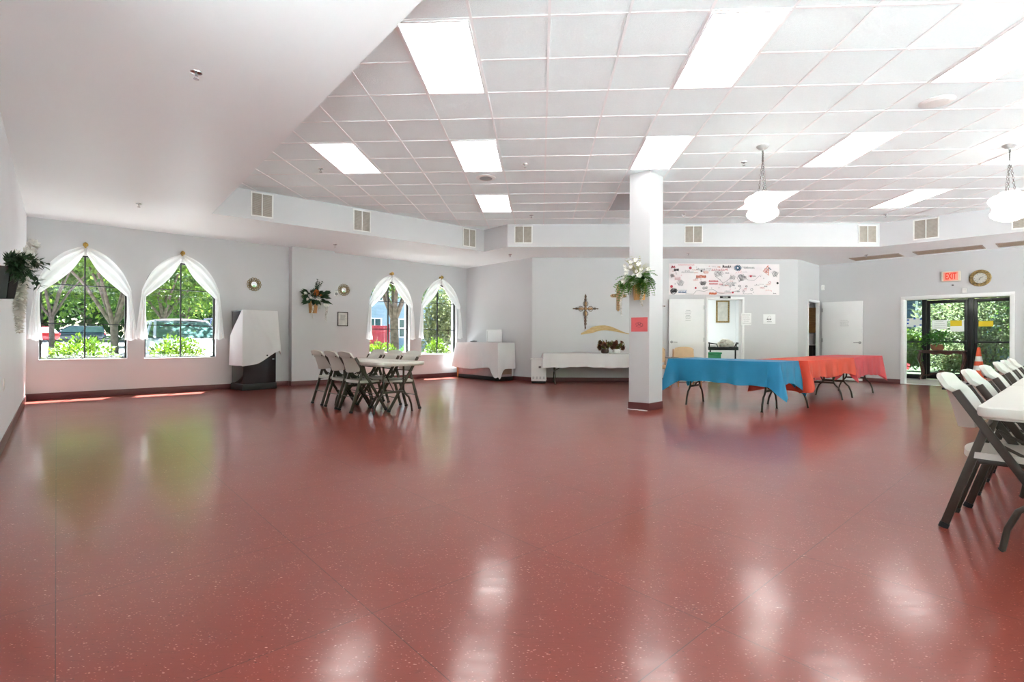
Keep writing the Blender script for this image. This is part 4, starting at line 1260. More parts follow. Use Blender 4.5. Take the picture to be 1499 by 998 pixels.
ornate_cross(3.01, 1.89, 'ornate cross almost wholly hidden behind the pillar, one arm tip showing')
t = wthing('wall_cross', 'carved flat wooden cross partly hidden by the pillar flowers', 'cross', C2, C3, 2.15, 2.11)
def cross_bar(mb, x0, z0, x1, z1, w, d=.022):
    a = Vector((x0, 0, z0)); b = Vector((x1, 0, z1)); dr = (b - a).normalized(); sd = Vector((dr.z, 0, -dr.x)) * w / 2
    e = dr * w * .55
    pl = [a + sd + e, a, a - sd + e, b - sd - e, b, b + sd - e]
    n = len(pl)
    mb.add([(p.x, 0, p.z) for p in pl] + [(p.x, -d, p.z) for p in pl], [tuple(range(n)), tuple(range(n, 2 * n))[::-1]] + [(i, n + i, n + (i + 1) % n, (i + 1) % n) for i in range(n)])
mb = MB(); cross_bar(mb, 0, -.36, 0, .32, .085); cross_bar(mb, -.205, .03, .205, .03, .085, .0225); build('cross_body', mb, M['decor_wood'], t, None)
mb = MB()
for k in range(9):
    zz = -.30 + k * .07
    mb.tube([(-.02, -.026, zz - .02), (.025, -.026, zz), (-.025, -.026, zz + .015), (.02, -.026, zz + .035)], .006, 5)
for sg in (-1, 1):
    for k in range(2): mb.tube([(sg * (.07 + k * .06), -.026, .005), (sg * (.1 + k * .06), -.026, .055), (sg * (.06 + k * .06), -.026, .05)], .006, 5)
build('carved_scrolls', mb, M['iron'], t)
t = wthing('wall_ornament_peg', 'small dark peg on the back wall left of the pillar', 'hook', C2, C3, 2.34, 2.12)
mb = MB(); mb.lathe([(.016, 0), (.016, .006), (.006, .008), (.006, .02), (.012, .024), (0, .03)], 14, T=Matrix.Rotation(R(90), 4, 'X')); build('peg', mb, M['iron'], t)
# plain tan ribbon decal (generic wavy shape)
mb = MB()
def rib(u, v):
    s = 1.225 + u * 1.45
    zc = 1.245 + .085 * math.sin((u - .12) * 2 * PI * .95) - .0 + .03 * u
    w = .012 + .055 * math.sin(PI * min(1, .05 + u * 1.25)) * (1 - .25 * u) + .02 * math.exp(-((u - .2) / .08) ** 2)
    return (s, -.006, zc + (v - .5) * 2 * w)
mb.slab(rib, 60, 6, .010)
tag(build('wall_ribbon', mb, M['tan_decal'], None, 40, loc=(C2[0], C2[1], 0), rotz=wfrm(C2, C3)[3]), 'tan wavy ribbon-shaped decoration on the back wall under the crosses', 'wall decoration')

# ------------------------------------------------------------------ kitchen door, banner, notices
def lever(t, x, y, z, sg):
    mb = MB(); mb.lathe([(.032, 0), (.032, .008), (.012, .012), (.012, .045), (0, .046)], 20, T=Matrix.Translation((x, y, z)) @ Matrix.Rotation(R(90), 4, 'X'))
    mb.tube([(x, y - .042, z), (x + sg * .03, y - .046, z), (x + sg * .13, y - .046, z - .004)], .009, 8)
    return build('handle', mb, M['steel'], t, 50)
dr = MB(); dr.box((0, -.0225, 1.03), (.87, .045, 2.05), .003)
# leaf folded flat against the back wall
d1 = struct('door_1', dr, M['trim'], loc=wp(C2, C3, KD[0] - .56, .008, -.035), rotz=wfrm(C2, C3)[3])
d1['label'] = 'open white door lying against the wall under the banner'
lever(d1, -.375, -.045, .99, 1)
mb = MB()
for z in (.25, 1.05, 1.85): mb.box((.435, -.03, z), (.02, .05, .1), .002)
build('hinge', mb, M['steel'], d1)
d2m = MB(); d2m.box((.46, -.0225, 1.035), (.92, .045, 2.05), .003)
d2 = struct('door_2', d2m, M['trim'], loc=wp(C4, RR, .10, .008, -.04), rotz=wfrm(C4, RR)[3])
d2['label'] = 'open white door against the right wall with a taped notice'
lever(d2, .865, -.045, .99, -1)
mb = MB()
for z in (.25, 1.05, 1.85): mb.box((.0, -.03, z), (.025, .05, .1), .002)
build('hinge', mb, M['steel'], d2)

def notice(P, Q, s, z, off, w, h, label, m=None, lines=5, ink='ink', seed=0, fn=None, rot=0.0, center=True):
    rg = random.Random(seed)
    t = thing('paper_notice', label, 'notice', wp(P, Q, s, z, off), wfrm(P, Q)[3])
    if rot: t.rotation_euler[1] = rot
    mb = MB(); mb.box((0, -.002, 0), (w, .003, h)); build('sheet', mb, m or M['paper'], t)
    mb = MB()
    if fn: fn(mb, w, h)
    for k in range(lines):
        ww = w * rg.uniform(.4, .75); zz = h * (.34 - .68 * k / max(1, lines - 1))
        x = -ww / 2
        while x < ww / 2:
            l = w * rg.uniform(.04, .12); mb.box((x + l / 2, -.0042, zz), (l * .8, .001, h * .022)); x += l
    if mb.v: build('printing', mb, M[ink], t, None)
    return t
u23 = wfrm(C2, C3)
notice(C2, C3, 3.87, 1.66, -.0815, .21, .36, 'white sheet taped on the open door under the banner', lines=7, seed=1)
notice(C2, C3, 5.36, 1.575, -.022, .26, .305, 'white paper notice on the casing right of the kitchen doorway', lines=5, seed=2)
def eggshape(mb, w, h):
    pts = [(w * .16 * math.sin(a) * (1 if math.cos(a) < 0 else .85), -.0045, h * .08 + h * .26 * math.cos(a)) for a in [2 * PI * k / 24 for k in range(25)]]
    mb.tube(pts, .0018, 4, cap=False)
    for k in range(3): mb.box((-.05 + .04 * k, -.0045, -.005), (.028, .002, .024))
    mb.box((0, -.0045, -h * .28), (w * .4, .001, .008))
notice(C2, C3, 5.955, 1.58, -.002, .31, .24, 'white paper notice with a grey egg-shaped picture on the back wall', lines=0, ink='ink_dark', fn=eggshape)
notice(C4, RR, .58 + .03, 1.50, -.0865, .25, .2, 'faint paper notice taped on the open door by the right wall', lines=5, seed=5)
def squig(mb, w, h):
    for q in range(3):
        pts = [(w * (-.12 + .12 * q + .09 * math.cos(a)), -.0045, h * (.02 + .05 * math.sin(q * 2) + .10 * math.sin(a))) for a in [2 * PI * k / 16 for k in range(17)]]
        mb.tube(pts, .0022, 4, cap=False)
    mb.tube([(-w * .2, -.0045, -h * .12), (0, -.0045, -h * .2), (w * .24, -.0045, -h * .1)], .0022, 4)
notice(PILP, PILQ, .165, 1.285, -.002, .26, .215, 'coral red paper with a black line doodle taped on the pillar', M['paper_red'], 0, 'ink_dark', fn=squig)
t = wthing('name_plate', 'small dark name plate over the kitchen doorway', 'sign', C2, C3, 4.83, KD[2] + .04, -.021)
mb = MB(); mb.box((0, -.006, 0), (.27, .012, .055), .004); build('plate', mb, M['black'], t)
mb = MB()
for k in range(5): mb.box((-.055 + k * .027, -.0125, 0), (.018, .001, .02))
build('lettering', mb, M['vent'], t, None)

# doodle banner
BS0, BS1, BZ0, BZ1 = 3.415, 6.205, 2.18, 2.955
bw, bh = BS1 - BS0, BZ1 - BZ0
t = wthing('banner', 'long white banner covered in coloured hand drawings above the kitchen door', 'banner', C2, C3, (BS0 + BS1) / 2, (BZ0 + BZ1) / 2, -.001)
mb = MB()
mb.grid(lambda a, b: ((a - .5) * bw, -.004 - .006 * math.sin(a * 9) ** 2 - .004 * math.sin(b * 4 + a * 5) ** 2, (b - .5) * bh), 40, 10)
build('sheet', mb, M['banner'], t, 60)
rg = random.Random(77)
def pxb(x, y): return ((x / 1350. - .5) * bw, -.0155, (.5 - y / 385.) * bh)     # drawn on the sheet, x 0..1350, y 0..385
inks = {k: MB() for k in ('ink', 'ink_dark', 'ink_red', 'ink_orange', 'ink_blue', 'ink_teal')}
def stroke(k, pts, r=.005): inks[k].tube([pxb(*p) for p in pts], r, 4)
def scribble(k, x, y, w, h, n, r=.0036):
    # letter-like loops along a line
    pts = []
    for i in range(n * 4 + 1):
        f = i / (n * 4); pts.append((x + w * f + h * .25 * math.sin(i * 1.57), y + h * .5 * math.cos(i * 1.57 + rg.uniform(-.5, .5)) * rg.uniform(.5, 1)))
    stroke(k, pts, r)
def disc(k, x, y, r):
    c = pxb(x, y); inks[k].lathe([(r, 0), (r, .002), (0, .002)], 12, T=Matrix.Translation(c) @ Matrix.Rotation(R(90), 4, 'X'))
def ringd(k, x, y, r, w=.005): stroke(k, [(x + r * math.cos(a), y + r * math.sin(a)) for a in [2 * PI * j / 10 for j in range(11)]], w)
scribble('ink_red', 110, 15, 200, 22, 9); scribble('ink_red', 30, 40, 45, 40, 2, .012); disc('ink_red', 260, 55, .035); scribble('ink_dark', 60, 80, 60, 40, 4, .008)
scribble('ink', 150, 105, 150, 28, 7); scribble('ink', 330, 70, 110, 34, 6); disc('ink_dark', 395, 92, .025); scribble('ink_orange', 330, 160, 120, 46, 6, .010); scribble('ink_orange', 420, 105, 60, 50, 4)
scribble('ink_red', 520, 72, 200, 32, 9); stroke('ink', [(655, 15), (655, 55)], .006); scribble('ink_dark', 655, 34, 100, 36, 5, .006)
for k in range(12):
    a = 2 * PI * k / 12; stroke('ink_teal' if k % 2 else 'ink_blue', [(838 + 14 * math.cos(a), 50 + 12 * math.sin(a)), (838 + 44 * math.cos(a), 50 + 38 * math.sin(a))], .013)
scribble('ink', 915, 48, 130, 28, 7)
stroke('ink_orange', [(1210, 18), (1150, 88), (1215, 140), (1205, 20)], .008); scribble('ink_orange', 1172, 85, 36, 60, 4); stroke('ink_teal', [(1212, 45), (1245, 70)], .012)
scribble('ink_red', 485, 215, 115, 22, 8, .009); scribble('ink_red', 490, 248, 105, 20, 7, .009)
scribble('ink_dark', 385, 240, 60, 70, 5, .006); scribble('ink_dark', 410, 300, 60, 50, 4); scribble('ink', 560, 120, 90, 90, 6)
stroke('ink', [(560, 150), (620, 200), (660, 240), (700, 215), (745, 180), (760, 160)], .004); scribble('ink', 745, 170, 60, 60, 4); scribble('ink', 640, 260, 60, 40, 3)
scribble('ink', 700, 250, 100, 60, 5); scribble('ink', 850, 170, 60, 120, 5); stroke('ink', [(860, 140), (920, 150), (960, 200), (1040, 205), (1110, 140), (1140, 135)], .003)
disc('ink_red', 998, 152, .026); scribble('ink', 1020, 150, 40, 20, 3); ringd('ink', 745, 280, 10); ringd('ink_dark', 860, 275, 12); ringd('ink_dark', 945, 278, 10); ringd('ink', 1010, 318, 14); ringd('ink', 910, 342, 9)
disc('ink_dark', 1325, 236, .028); ringd('ink_red', 1230, 228, 12); scribble('ink', 1270, 120, 50, 90, 5); scribble('ink', 1160, 275, 40, 24, 3); scribble('ink_dark', 1270, 365, 40, 18, 3)
disc('ink_red', 32, 285, .035); disc('ink_red', 325, 302, .025); ringd('ink_dark', 55, 345, 34, .008); scribble('ink_dark', 25, 340, 70, 60, 6, .010); scribble('ink_blue', 115, 352, 95, 24, 5, .010)
stroke('ink_blue', [(115, 330), (215, 330), (212, 352), (120, 356)], .006)
stroke('ink', [(200, 375), (300, 378), (330, 340), (370, 336), (430, 345), (480, 325), (540, 320), (580, 345), (610, 365), (660, 368), (760, 350), (850, 330), (880, 290)], .004)
scribble('ink_orange', 490, 368, 90, 30, 6, .012); disc('ink_red', 778, 355, .025); scribble('ink_red', 610, 362, 150, 10, 8, .003)
scribble('ink_dark', 25, 150, 30, 60, 3); scribble('ink', 110, 240, 60, 90, 5); scribble('ink_red', 70, 190, 70, 50, 4, .003); scribble('ink', 900, 370, 120, 14, 6, .003)
for k in range(34):
    scribble(rg.choice(['ink', 'ink', 'ink_red', 'ink_orange']), rg.uniform(40, 1250), rg.uniform(30, 350), rg.uniform(25, 80), rg.uniform(10, 26), rg.randint(3, 6), .0022)
for k in range(40):
    ringd(rg.choice(['ink', 'ink', 'ink_red', 'ink_dark']), rg.uniform(40, 1310), rg.uniform(30, 360), rg.uniform(3, 7), .0025)
for k, m_ in inks.items():
    build('drawing', m_, M[k], t, None)

# ------------------------------------------------------------------ exit sign and clock
t = wthing('exit_sign', 'lit red exit sign on the wall above the entry doorway', 'exit sign', C4, RR, 2.735, 2.54, 0)
mb = MB(); mb.box((0, -.03, 0), (.34, .06, .235), .02); build('housing', mb, M['exit_face'], t)
mb = MB(); mb.box((0, -.061, .0), (.26, .004, .20), .001); build('lit_panel', mb, M['exit_glow'], t)
def text_mesh(s, size, ext):
    cu = bpy.data.curves.new('lettering', 'FONT'); cu.body = s; cu.size = size; cu.extrude = ext; cu.align_x = 'CENTER'; cu.align_y = 'CENTER'
    cu.offset = .004
    ob = bpy.data.objects.new('tmp', cu); COL.objects.link(ob)
    dg = bpy.context.evaluated_depsgraph_get(); me = bpy.data.meshes.new_from_object(ob.evaluated_get(dg))
    bpy.data.objects.remove(ob); return me
me = text_mesh('EXIT', .155, .002); me.materials.clear(); me.materials.append(M['exit_red'])
lo = bpy.data.objects.new('lettering', me); COL.objects.link(lo); lo.parent = t; lo.location = (0, -.065, -.002); lo.rotation_euler = (R(90), 0, 0); lo.scale = (.62, 1.3, 1)
t = wthing('wall_fixture', 'tiny sensor fixture on the wall just below the exit sign', 'sensor', C4, RR, 2.76, 2.345)
mb = MB(); mb.lathe([(.02, 0), (.02, .01), (.008, .014), (.008, .03), (.014, .036), (0, .045)], 16, T=Matrix.Rotation(R(90), 4, 'X')); build('bracket', mb, M['steel'], t)
mb = MB(); mb.box((0.01, -.04, -.01), (.04, .02, .016), .004); build('head', mb, M['iron'], t)
t = wthing('wall_clock', 'round gold-rimmed wall clock right of the exit sign', 'clock', C4, RR, 3.232, 2.462)
T = Matrix.Rotation(R(90), 4, 'X')
mb = MB(); mb.lathe([(.185, 0), (.188, .012), (.172, .028), (.150, .03), (.142, .022), (.128, .034), (.118, .034), (.112, .014)], 48, T=T, cap=False); build('rim', mb, M['gold_paint'], t)
mb = MB(); mb.lathe([(.122, .006), (.122, .018), (0, .0185)], 48, T=T)
for k in range(12):
    a = 2 * PI * k / 12; mb.box((.098 * math.sin(a), -.0192, .098 * math.cos(a)), (.006, .001, .016), mi=1, rot=Matrix.Rotation(a, 4, 'Y'))
build('clock_face', mb, [M['print'], M['ink_dark']], t, 50)
for a, L in ((R(62), .06), (R(205), .05)):
    mb = MB(); mb.box((math.sin(a) * L / 2, -.022, math.cos(a) * L / 2), (.008, .002, L), rot=Matrix.Rotation(a, 4, 'Y')); build('clock_hand', mb, M['ink_dark'], t)

# ------------------------------------------------------------------ kitchen room seen through the back door
KX0, KX1, KY1 = 3.75, 5.85, 15.55
def plainbox_room(nm, pts, h, fm, wm, cm):
    pass
a23 = wfrm(C2, C3)[3]
ky0 = C2[1] + .14
mb = MB(); kp = [(KX0, 13.085), (5.75, 13.24), (KX1, 15.6), (KX0, 15.45)]
mb.add([(x, y, .0) for x, y in kp], [(0, 1, 2, 3)]); struct('floor_kitchen', mb, M['vest_floor'], smooth=None)
mb = MB(); mb.add([(x, y, 2.55) for x, y in kp], [(3, 2, 1, 0)]); struct('ceiling_kitchen', mb, M['soffit'], smooth=None)
for nm, i, j in (('wall_kitchen_right', 1, 2), ('wall_kitchen_back', 2, 3), ('wall_kitchen_left', 3, 0)):
    mb = MB(); a, b = kp[i], kp[j]; mb.add([(a[0], a[1], 0), (b[0], b[1], 0), (b[0], b[1], 2.55), (a[0], a[1], 2.55)], [(0, 1, 2, 3)]); struct(nm, mb, M['wall_white'], smooth=None)
t = thing('ceiling_light', 'panel light on the ceiling of the room behind the open kitchen door', 'ceiling light', (4.8, 14.2, 2.55))
mb = MB()
for sx in (-1, 1): mb.box((sx * .3, 0, -.02), (.03, 1.2, .04), .004)
for sy in (-1, 1): mb.box((0, sy * .6, -.02), (.63, .03, .04), .004)
build('light_frame', mb, M['tbar'], t)
mb = MB(); mb.box((0, 0, -.03), (.57, 1.17, .01)); build('diffuser', mb, M['panel_kitchen'], t)
KB0, KB1 = (KX0, 15.45), (KX1, 15.6)
t = wthing('framed_print', 'pale gold framed print on the far wall seen through the doorway', 'picture', KB0, KB1, 1.70, 1.90, -.002)
frame_parts(t, .40, .66, .045, M['gold_paint'], M['print'], .03)
# black service cart
t = thing('service_cart', 'black plastic service cart seen through the kitchen doorway', 'cart', (5.02, 14.3, 0), R(4))
cw, cdp = .96, .48
for nm, z in (('upper_tray', .80), ('lower_shelf', .22)):
    mb = MB(); mb.box((0, 0, z), (cw, cdp, .05), .012)
    for sy in (-1, 1): mb.box((0, sy * (cdp / 2 - .015), z + .035), (cw, .03, .05), .008)
    for sx in (-1, 1): mb.box((sx * (cw / 2 - .015), 0, z + .035), (.03, cdp - .06, .05), .008)
    build(nm, mb, M['black'], t)
for sx in (-1, 1):
    mb = MB(); mb.tube([(sx * (cw / 2 - .02), -cdp / 2 + .03, .85), (sx * (cw / 2 - .02), -cdp / 2 + .04, .97), (sx * (cw / 2 - .02), cdp / 2 - .04, .97), (sx * (cw / 2 - .02), cdp / 2 - .03, .85)], .018, 10)
    mb.tube([(sx * (cw / 2 - .02), -cdp / 2 + .04, .965), (sx * (cw / 2 - .22), -cdp / 2 + .04, .94), (sx * (cw / 2 - .26), -cdp / 2 + .04, .83)], .016, 8)
    build('handle', mb, M['black'], t, 50)
    for sy in (-1, 1):
        mb = MB(); mb.box((sx * (cw / 2 - .05), sy * (cdp / 2 - .05), .51), (.035, .035, .56), .006); build('post', mb, M['black'], t)
        mb = MB(); mb.lathe([(.0, -.02), (.05, -.02), (.06, -.01), (.06, .01), (.05, .02), (0, .02)], 16, T=Matrix.Translation((sx * (cw / 2 - .06), sy * (cdp / 2 - .06), .06)) @ Matrix.Rotation(R(90), 4, 'Y'))
        mb.box((sx * (cw / 2 - .06), sy * (cdp / 2 - .06), .155), (.05, .05, .09), .006); build('wheel', mb, M['rubber'], t)
t = thing('flower_heap', 'heap of cream artificial flowers on the black cart', 'flowers', (5.07, 14.27, .83), 0)
rg = random.Random(4)
for k in range(80):
    mb = MB()
    a = rg.uniform(0, 2 * PI); q = rg.random() ** .5
    x, y = .24 * q * math.cos(a), .13 * q * math.sin(a)
    bloom(mb, (x, y, .03 + .17 * (1 - q * q) + rg.uniform(-.02, .03)), rg.uniform(.045, .07), rg, 0, 6, 2)
    build('bloom', mb, M['petal'], t, None)
mb = MB()
for k in range(30):
    a = rg.uniform(0, 2 * PI); mb.leafquad(Vector((.18 * math.cos(a), .1 * math.sin(a), rg.uniform(.05, .15))), Vector((math.cos(a), math.sin(a), .2)), Vector((0, 0, 1)), .10, .05)
build('leaves', mb, M['dried'], t, None)
t = thing('waste_bin', 'green plastic bin beside the black cart', 'bin', (4.60, 13.86, 0), 0)
mb = MB(); mb.box((0, 0, .36), (.36, .26, .70), .03); mb.box((0, 0, .70), (.39, .29, .05), .015); build('body', mb, M['green_bin'], t)
mb = MB(); mb.box((0, -.14, .66), (.12, .02, .03), .006); build('handle', mb, M['green_bin'], t)
t = thing('white_counter', 'white counter along the far wall behind the black cart', 'counter', (5.0, 15.22, 0), R(4))
mb = MB(); mb.box((.1, 0, .44), (1.36, .54, .88), .01); build('cabinet', mb, M['off_white'], t)
mb = MB(); mb.box((.1, 0, .90), (1.40, .58, .04), .008); build('worktop', mb, M['trim'], t)
mb = MB()
for k in range(3): mb.box((-.3 + k * .42, -.276, .78), (.12, .02, .014), .004)
build('drawer_pull', mb, M['steel'], t)

# ------------------------------------------------------------------ closet behind the angled door
uA, nA, LA, aA = wfrm(C3, C4)
oA = (C3[0], C3[1], 0)
cl = [(.55, .05), (2.45, .05), (2.45, .95), (.55, .95)]
mb = MB(); mb.add([(s, o, 0) for s, o in cl], [(0, 1, 2, 3)]); struct('floor_closet', mb, M['vest_floor'], smooth=None, loc=oA, rotz=aA)
mb = MB(); mb.add([(s, o, 2.45) for s, o in cl], [(3, 2, 1, 0)]); struct('ceiling_closet', mb, M['soffit'], smooth=None, loc=oA, rotz=aA)
for nm, i, j in (('wall_closet_front', 0, 1), ('wall_closet_end', 1, 2), ('wall_closet_back', 2, 3), ('wall_closet_side', 3, 0)):
    mb = MB(); a, b = cl[i], cl[j]
    if nm == 'wall_closet_front': a = (LA + .05, .05)
    mb.add([(a[0], a[1], 0), (b[0], b[1], 0), (b[0], b[1], 2.45), (a[0], a[1], 2.45)], [(0, 1, 2, 3)]); struct(nm, mb, M['wall'], smooth=None, loc=oA, rotz=aA)
def closet(s, o, z): return Vector(oA) + uA * s + nA * o + Vector((0, 0, z))
t = thing('storage_cabinet', 'dark low cabinet inside the closet behind the open door', 'cabinet', closet(2.12, .54, 0), aA)
mb = MB(); mb.box((0, 0, .46), (.5, .62, .90), .008); build('body', mb, M['black'], t)
mb = MB(); mb.box((0, 0, .925), (.54, .66, .03), .004); build('worktop', mb, M['off_white'], t)
mb = MB(); mb.box((-.255, 0, .45), (.012, .58, .82), .003); build('door', mb, M['black'], t)
t = thing('microwave', 'white microwave on the dark cabinet inside the closet', 'microwave', closet(2.14, .52, .942), aA)
mb = MB(); mb.box((0, 0, .15), (.36, .5, .29), .01); build('body', mb, M['off_white'], t)
mb = MB(); mb.box((-.184, .06, .15), (.01, .34, .24), .004); build('door', mb, M['grey_plastic'], t)
mb = MB(); mb.box((-.184, -.18, .15), (.01, .1, .24), .004); build('control_panel', mb, M['off_white'], t)
t = thing('wall_cupboard', 'brown wooden cupboard above the microwave', 'cupboard', closet(2.24, .54, 1.27), aA)
mb = MB(); mb.box((0, 0, .35), (.36, .66, .70), .006); build('body', mb, M['wood_tan'], t)
for sy in (-1, 1):
    mb = MB(); mb.box((-.19, sy * .162, .35), (.018, .31, .66), .004); build('door', mb, M['wood'], t)
t = thing('paper_stack', 'crumpled white paper bag on top of the brown cupboard', 'bag', closet(2.16, .44, 1.972), aA)
rg = random.Random(3); mb = MB()
mb.grid(lambda a, b: (.12 * math.cos(2 * PI * a) * (1 - .5 * b) + .02 * math.sin(9 * b + 5 * a), .14 * math.sin(2 * PI * a) * (1 - .6 * b), .20 * b + .02 * math.sin(a * 25)), 20, 8); build('bag', mb, M['paper'], t, None)

# ------------------------------------------------------------------ beige armchairs behind the blue table
def armchair(x, y, rz, label):
    t = thing('armchair', label, 'chair', (x, y, 0), rz, 'beige padded armchairs')   # faces -y
    mb = MB(); mb.box((0, -.02, .44), (.47, .45, .075), .03, seg=3); build('seat', mb, M['beige'], t)
    def bk(u, v):
        a, b = squircle(u, v, .5); return (a * .225, .22 + .03 * b - .03 * (1 - a * a) + .0, .70 + b * .19)
    mb = MB(); mb.slab(bk, 14, 10, .045); build('backrest', mb, M['beige'], t, 60)
    for sx in (-1, 1):
        mb = MB(); mb.bar((sx * .26, -.22, .63), (sx * .25, -.22, .002), .032, .028); build('front_leg', mb, M['chair_wood'], t)
        mb = MB(); mb.bar((sx * .225, .265, .84), (sx * .24, .24, .42), .03, .026); mb.bar((sx * .24, .24, .42), (sx * .245, .30, .002), .03, .026); build('rear_leg', mb, M['chair_wood'], t)
        mb = MB(); mb.box((sx * .262, -.0, .645), (.05, .50, .03), .012); build('armrest', mb, M['grey_plastic'], t)
        mb = MB(); mb.bar((sx * .245, -.21, .385), (sx * .245, .25, .385), .04, .022, (1, 0, 0)); build('side_rail', mb, M['chair_wood'], t)
armchair(3.31, 11.72, R(2), 'beige padded armchair in front of the open white door')
armchair(2.64, 11.72, R(-2), 'beige padded armchair half hidden by the pillar')

# ------------------------------------------------------------------ vestibule, storefront doors
uR, nR, LR, aR = wfrm(C4, RR); oR = (C4[0], C4[1], 0)
VS0, VS1, VY = 1.36, 4.6, 2.5
vp = [(VS0, .2), (VS1, .2), (VS1, VY), (VS0, VY)]
mb = MB(); mb.add([(s, o, .0) for s, o in [(VD[0], 0.01), (VD[1], 0.01), (VD[1], .2), (VD[0], .2)]], [(0, 1, 2, 3)], 0)
mb.add([(s, o, .0) for s, o in vp], [(0, 1, 2, 3)])
struct('floor_vestibule', mb, M['vest_floor'], smooth=None, loc=oR, rotz=aR)
mb = MB(); mb.add([(s, o, 2.45) for s, o in vp], [(3, 2, 1, 0)]); struct('ceiling_vestibule', mb, M['soffit'], smooth=None, loc=oR, rotz=aR)
for nm, s in (('left', VS0), ('right', VS1)):
    mb = MB(); mb.box((s + (-.05 if nm == 'left' else .05), (VY + .2) / 2, 1.225), (.1, VY - .2, 2.45)); struct('wall_vestibule_' + nm, mb, M['wall_white'], smooth=None, loc=oR, rotz=aR)
mb = MB(); H2 = 2.17
def post(s0, s1, z0, z1, d=.10, o=VY): mb.box(((s0 + s1) / 2, o, (z0 + z1) / 2), (s1 - s0, d, z1 - z0), .004)
post(VS0, 1.42, 0, 2.45); post(1.80, 1.90, 0, 2.45); post(2.755, 2.865, 0, 2.45, .11); post(3.64, 3.74, 0, 2.45); post(4.5, 4.6, 0, 2.45)
post(VS0, VS1, 2.17, 2.45, .098); post(1.42, 1.80, 0, .12, .09); post(1.42, 1.80, .995, 1.04, .08); post(3.74, 4.5, 0, .12, .09)
sf = struct('door_frame', mb, M['black_frame'], loc=oR, rotz=aR)
mb = MB()
for a, b, z0, z1 in ((1.42, 1.80, .12, .995), (1.42, 1.80, 1.04, 2.17), (3.74, 4.5, .12, 2.17)): mb.box(((a + b) / 2, VY, (z0 + z1) / 2), (b - a, .006, z1 - z0))
build('sidelight_pane', mb, M['glass_door'], sf, None)
def glassdoor(nm, s0, s1):
    mb = MB(); h = 2.165
    for s in (s0 + .035, s1 - .035): mb.box((s, VY, h / 2), (.07, .06, h - .01), .004)
    mb.box(((s0 + s1) / 2, VY, h - .05), (s1 - s0 - .14, .058, .09), .004); mb.box(((s0 + s1) / 2, VY, .09), (s1 - s0 - .14, .058, .17), .004)
    o = struct(nm, mb, M['black_frame'], loc=oR, rotz=aR)
    mg = MB(); mg.box(((s0 + s1) / 2, VY, 1.13), (s1 - s0 - .14, .006, 1.96)); build('door_pane', mg, M['glass_door'], o, None)
    mg = MB(); mg.box(((s0 + s1) / 2, VY - .06, 1.02), (s1 - s0 - .10, .03, .05), .008)
    for s in (s0 + .06, s1 - .06): mg.box((s, VY - .045, 1.02), (.06, .05, .08), .008)
    build('push_bar', mg, M['black_frame'], o)
    mg = MB(); mg.box((s1 - .2 if s0 < 2.5 else s0 + .2, VY - .055, 2.1), (.28, .06, .06), .01); build('door_closer', mg, M['dark_frame'], o)
glassdoor('door_3', 1.905, 2.75); glassdoor('door_4', 2.87, 3.635)
def onglass(s, z, w, h, lb, m, ln, seed, ink='ink', fn=None):
    return notice(C4, RR, s, z, VY - .006, w, h, lb, m, ln, ink, seed, fn)
t = onglass(1.63, 1.56, .34, .24, 'white notice held by blue tape on the narrow side glass', M['paper'], 0, 3)
for x, z in ((-.42, .3), (.0, .45), (.42, .4), (-.45, -.1), (.02, -.42), (.4, -.3)):
    mb = MB(); mb.box((x * .34, -.0045, z * .24), (.05, .001, .04)); build('tape', mb, M['ink_tape'], t)
onglass(2.17, 1.49, .32, .25, 'white printed notice on the left glass door, left of the yellow-topped one', M['paper'], 4, 4)
def yel(mb, w, h): mb.box((-.03, -.0045, h * .24), (w * .78, .001, h * .5))
onglass(2.545, 1.45, .30, .30, 'white notice with a yellow band on the left glass door', M['paper'], 0, 5, 'paper_yellow', yel)
onglass(3.10, 1.50, .28, .14, 'plain yellow card on the right glass door', M['paper_yellow'], 0, 6)

t = thing('ceiling_light', 'panel light on the ceiling inside the glass entry', 'ceiling light', Vector(oR) + uR * 2.9 + nR * 1.35 + Vector((0, 0, 2.45)), aR)
mb = MB()
for sx in (-1, 1): mb.box((sx * .6, 0, -.02), (.03, .6, .04), .004)
for sy in (-1, 1): mb.box((0, sy * .3, -.02), (1.23, .03, .04), .004)
build('light_frame', mb, M['tbar'], t)
mb = MB(); mb.box((0, 0, -.03), (1.17, .57, .01)); build('diffuser', mb, M['panel_kitchen'], t)
# console table with a plant
csx, cso = 2.27, VY - .34
t = thing('console_table', 'carved dark wood console table in front of the glass doors', 'table', Vector(oR) + uR * csx + nR * cso, aR)
TH = .80
mb = MB(); mb.rounded_slab(1.0, .36, .03, .03, .008, (0, 0, TH)); build('tabletop', mb, M['wood_dark'], t)
mb = MB()
def apron(u, v):
    x = (u - .5) * .86; d = .05 + .035 * math.cos(u * 6 * PI) * .5 + .03 * (1 - abs(2 * u - 1)); return (x, -.145, TH - .03 - v * d)
mb.slab(apron, 36, 4, .02); mb.box((0, .145, TH - .06), (.86, .02, .06), .004)
for sx in (-1, 1): mb.box((sx * .43, 0, TH - .06), (.02, .28, .06), .004)
build('apron', mb, M['wood_dark'], t)
for sx in (-1, 1):
    for sy in (-1, 1):
        pts = []; rs = []
        for k in range(15):
            f = k / 14; off = .035 * math.sin(f * PI * 2.0) * (1 - .3 * f) + .03 * max(0, f - .85) / .15
            pts.append((sx * (.425 + off), sy * (.135 + off * .5), TH - .03 - f * (TH - .04))); rs.append(.034 - .017 * f + (.006 if k > 12 else 0))
        mb = MB(); mb.tube(pts, rs, 10); build('leg', mb, M['wood_dark'], t, 50)
mb = MB()
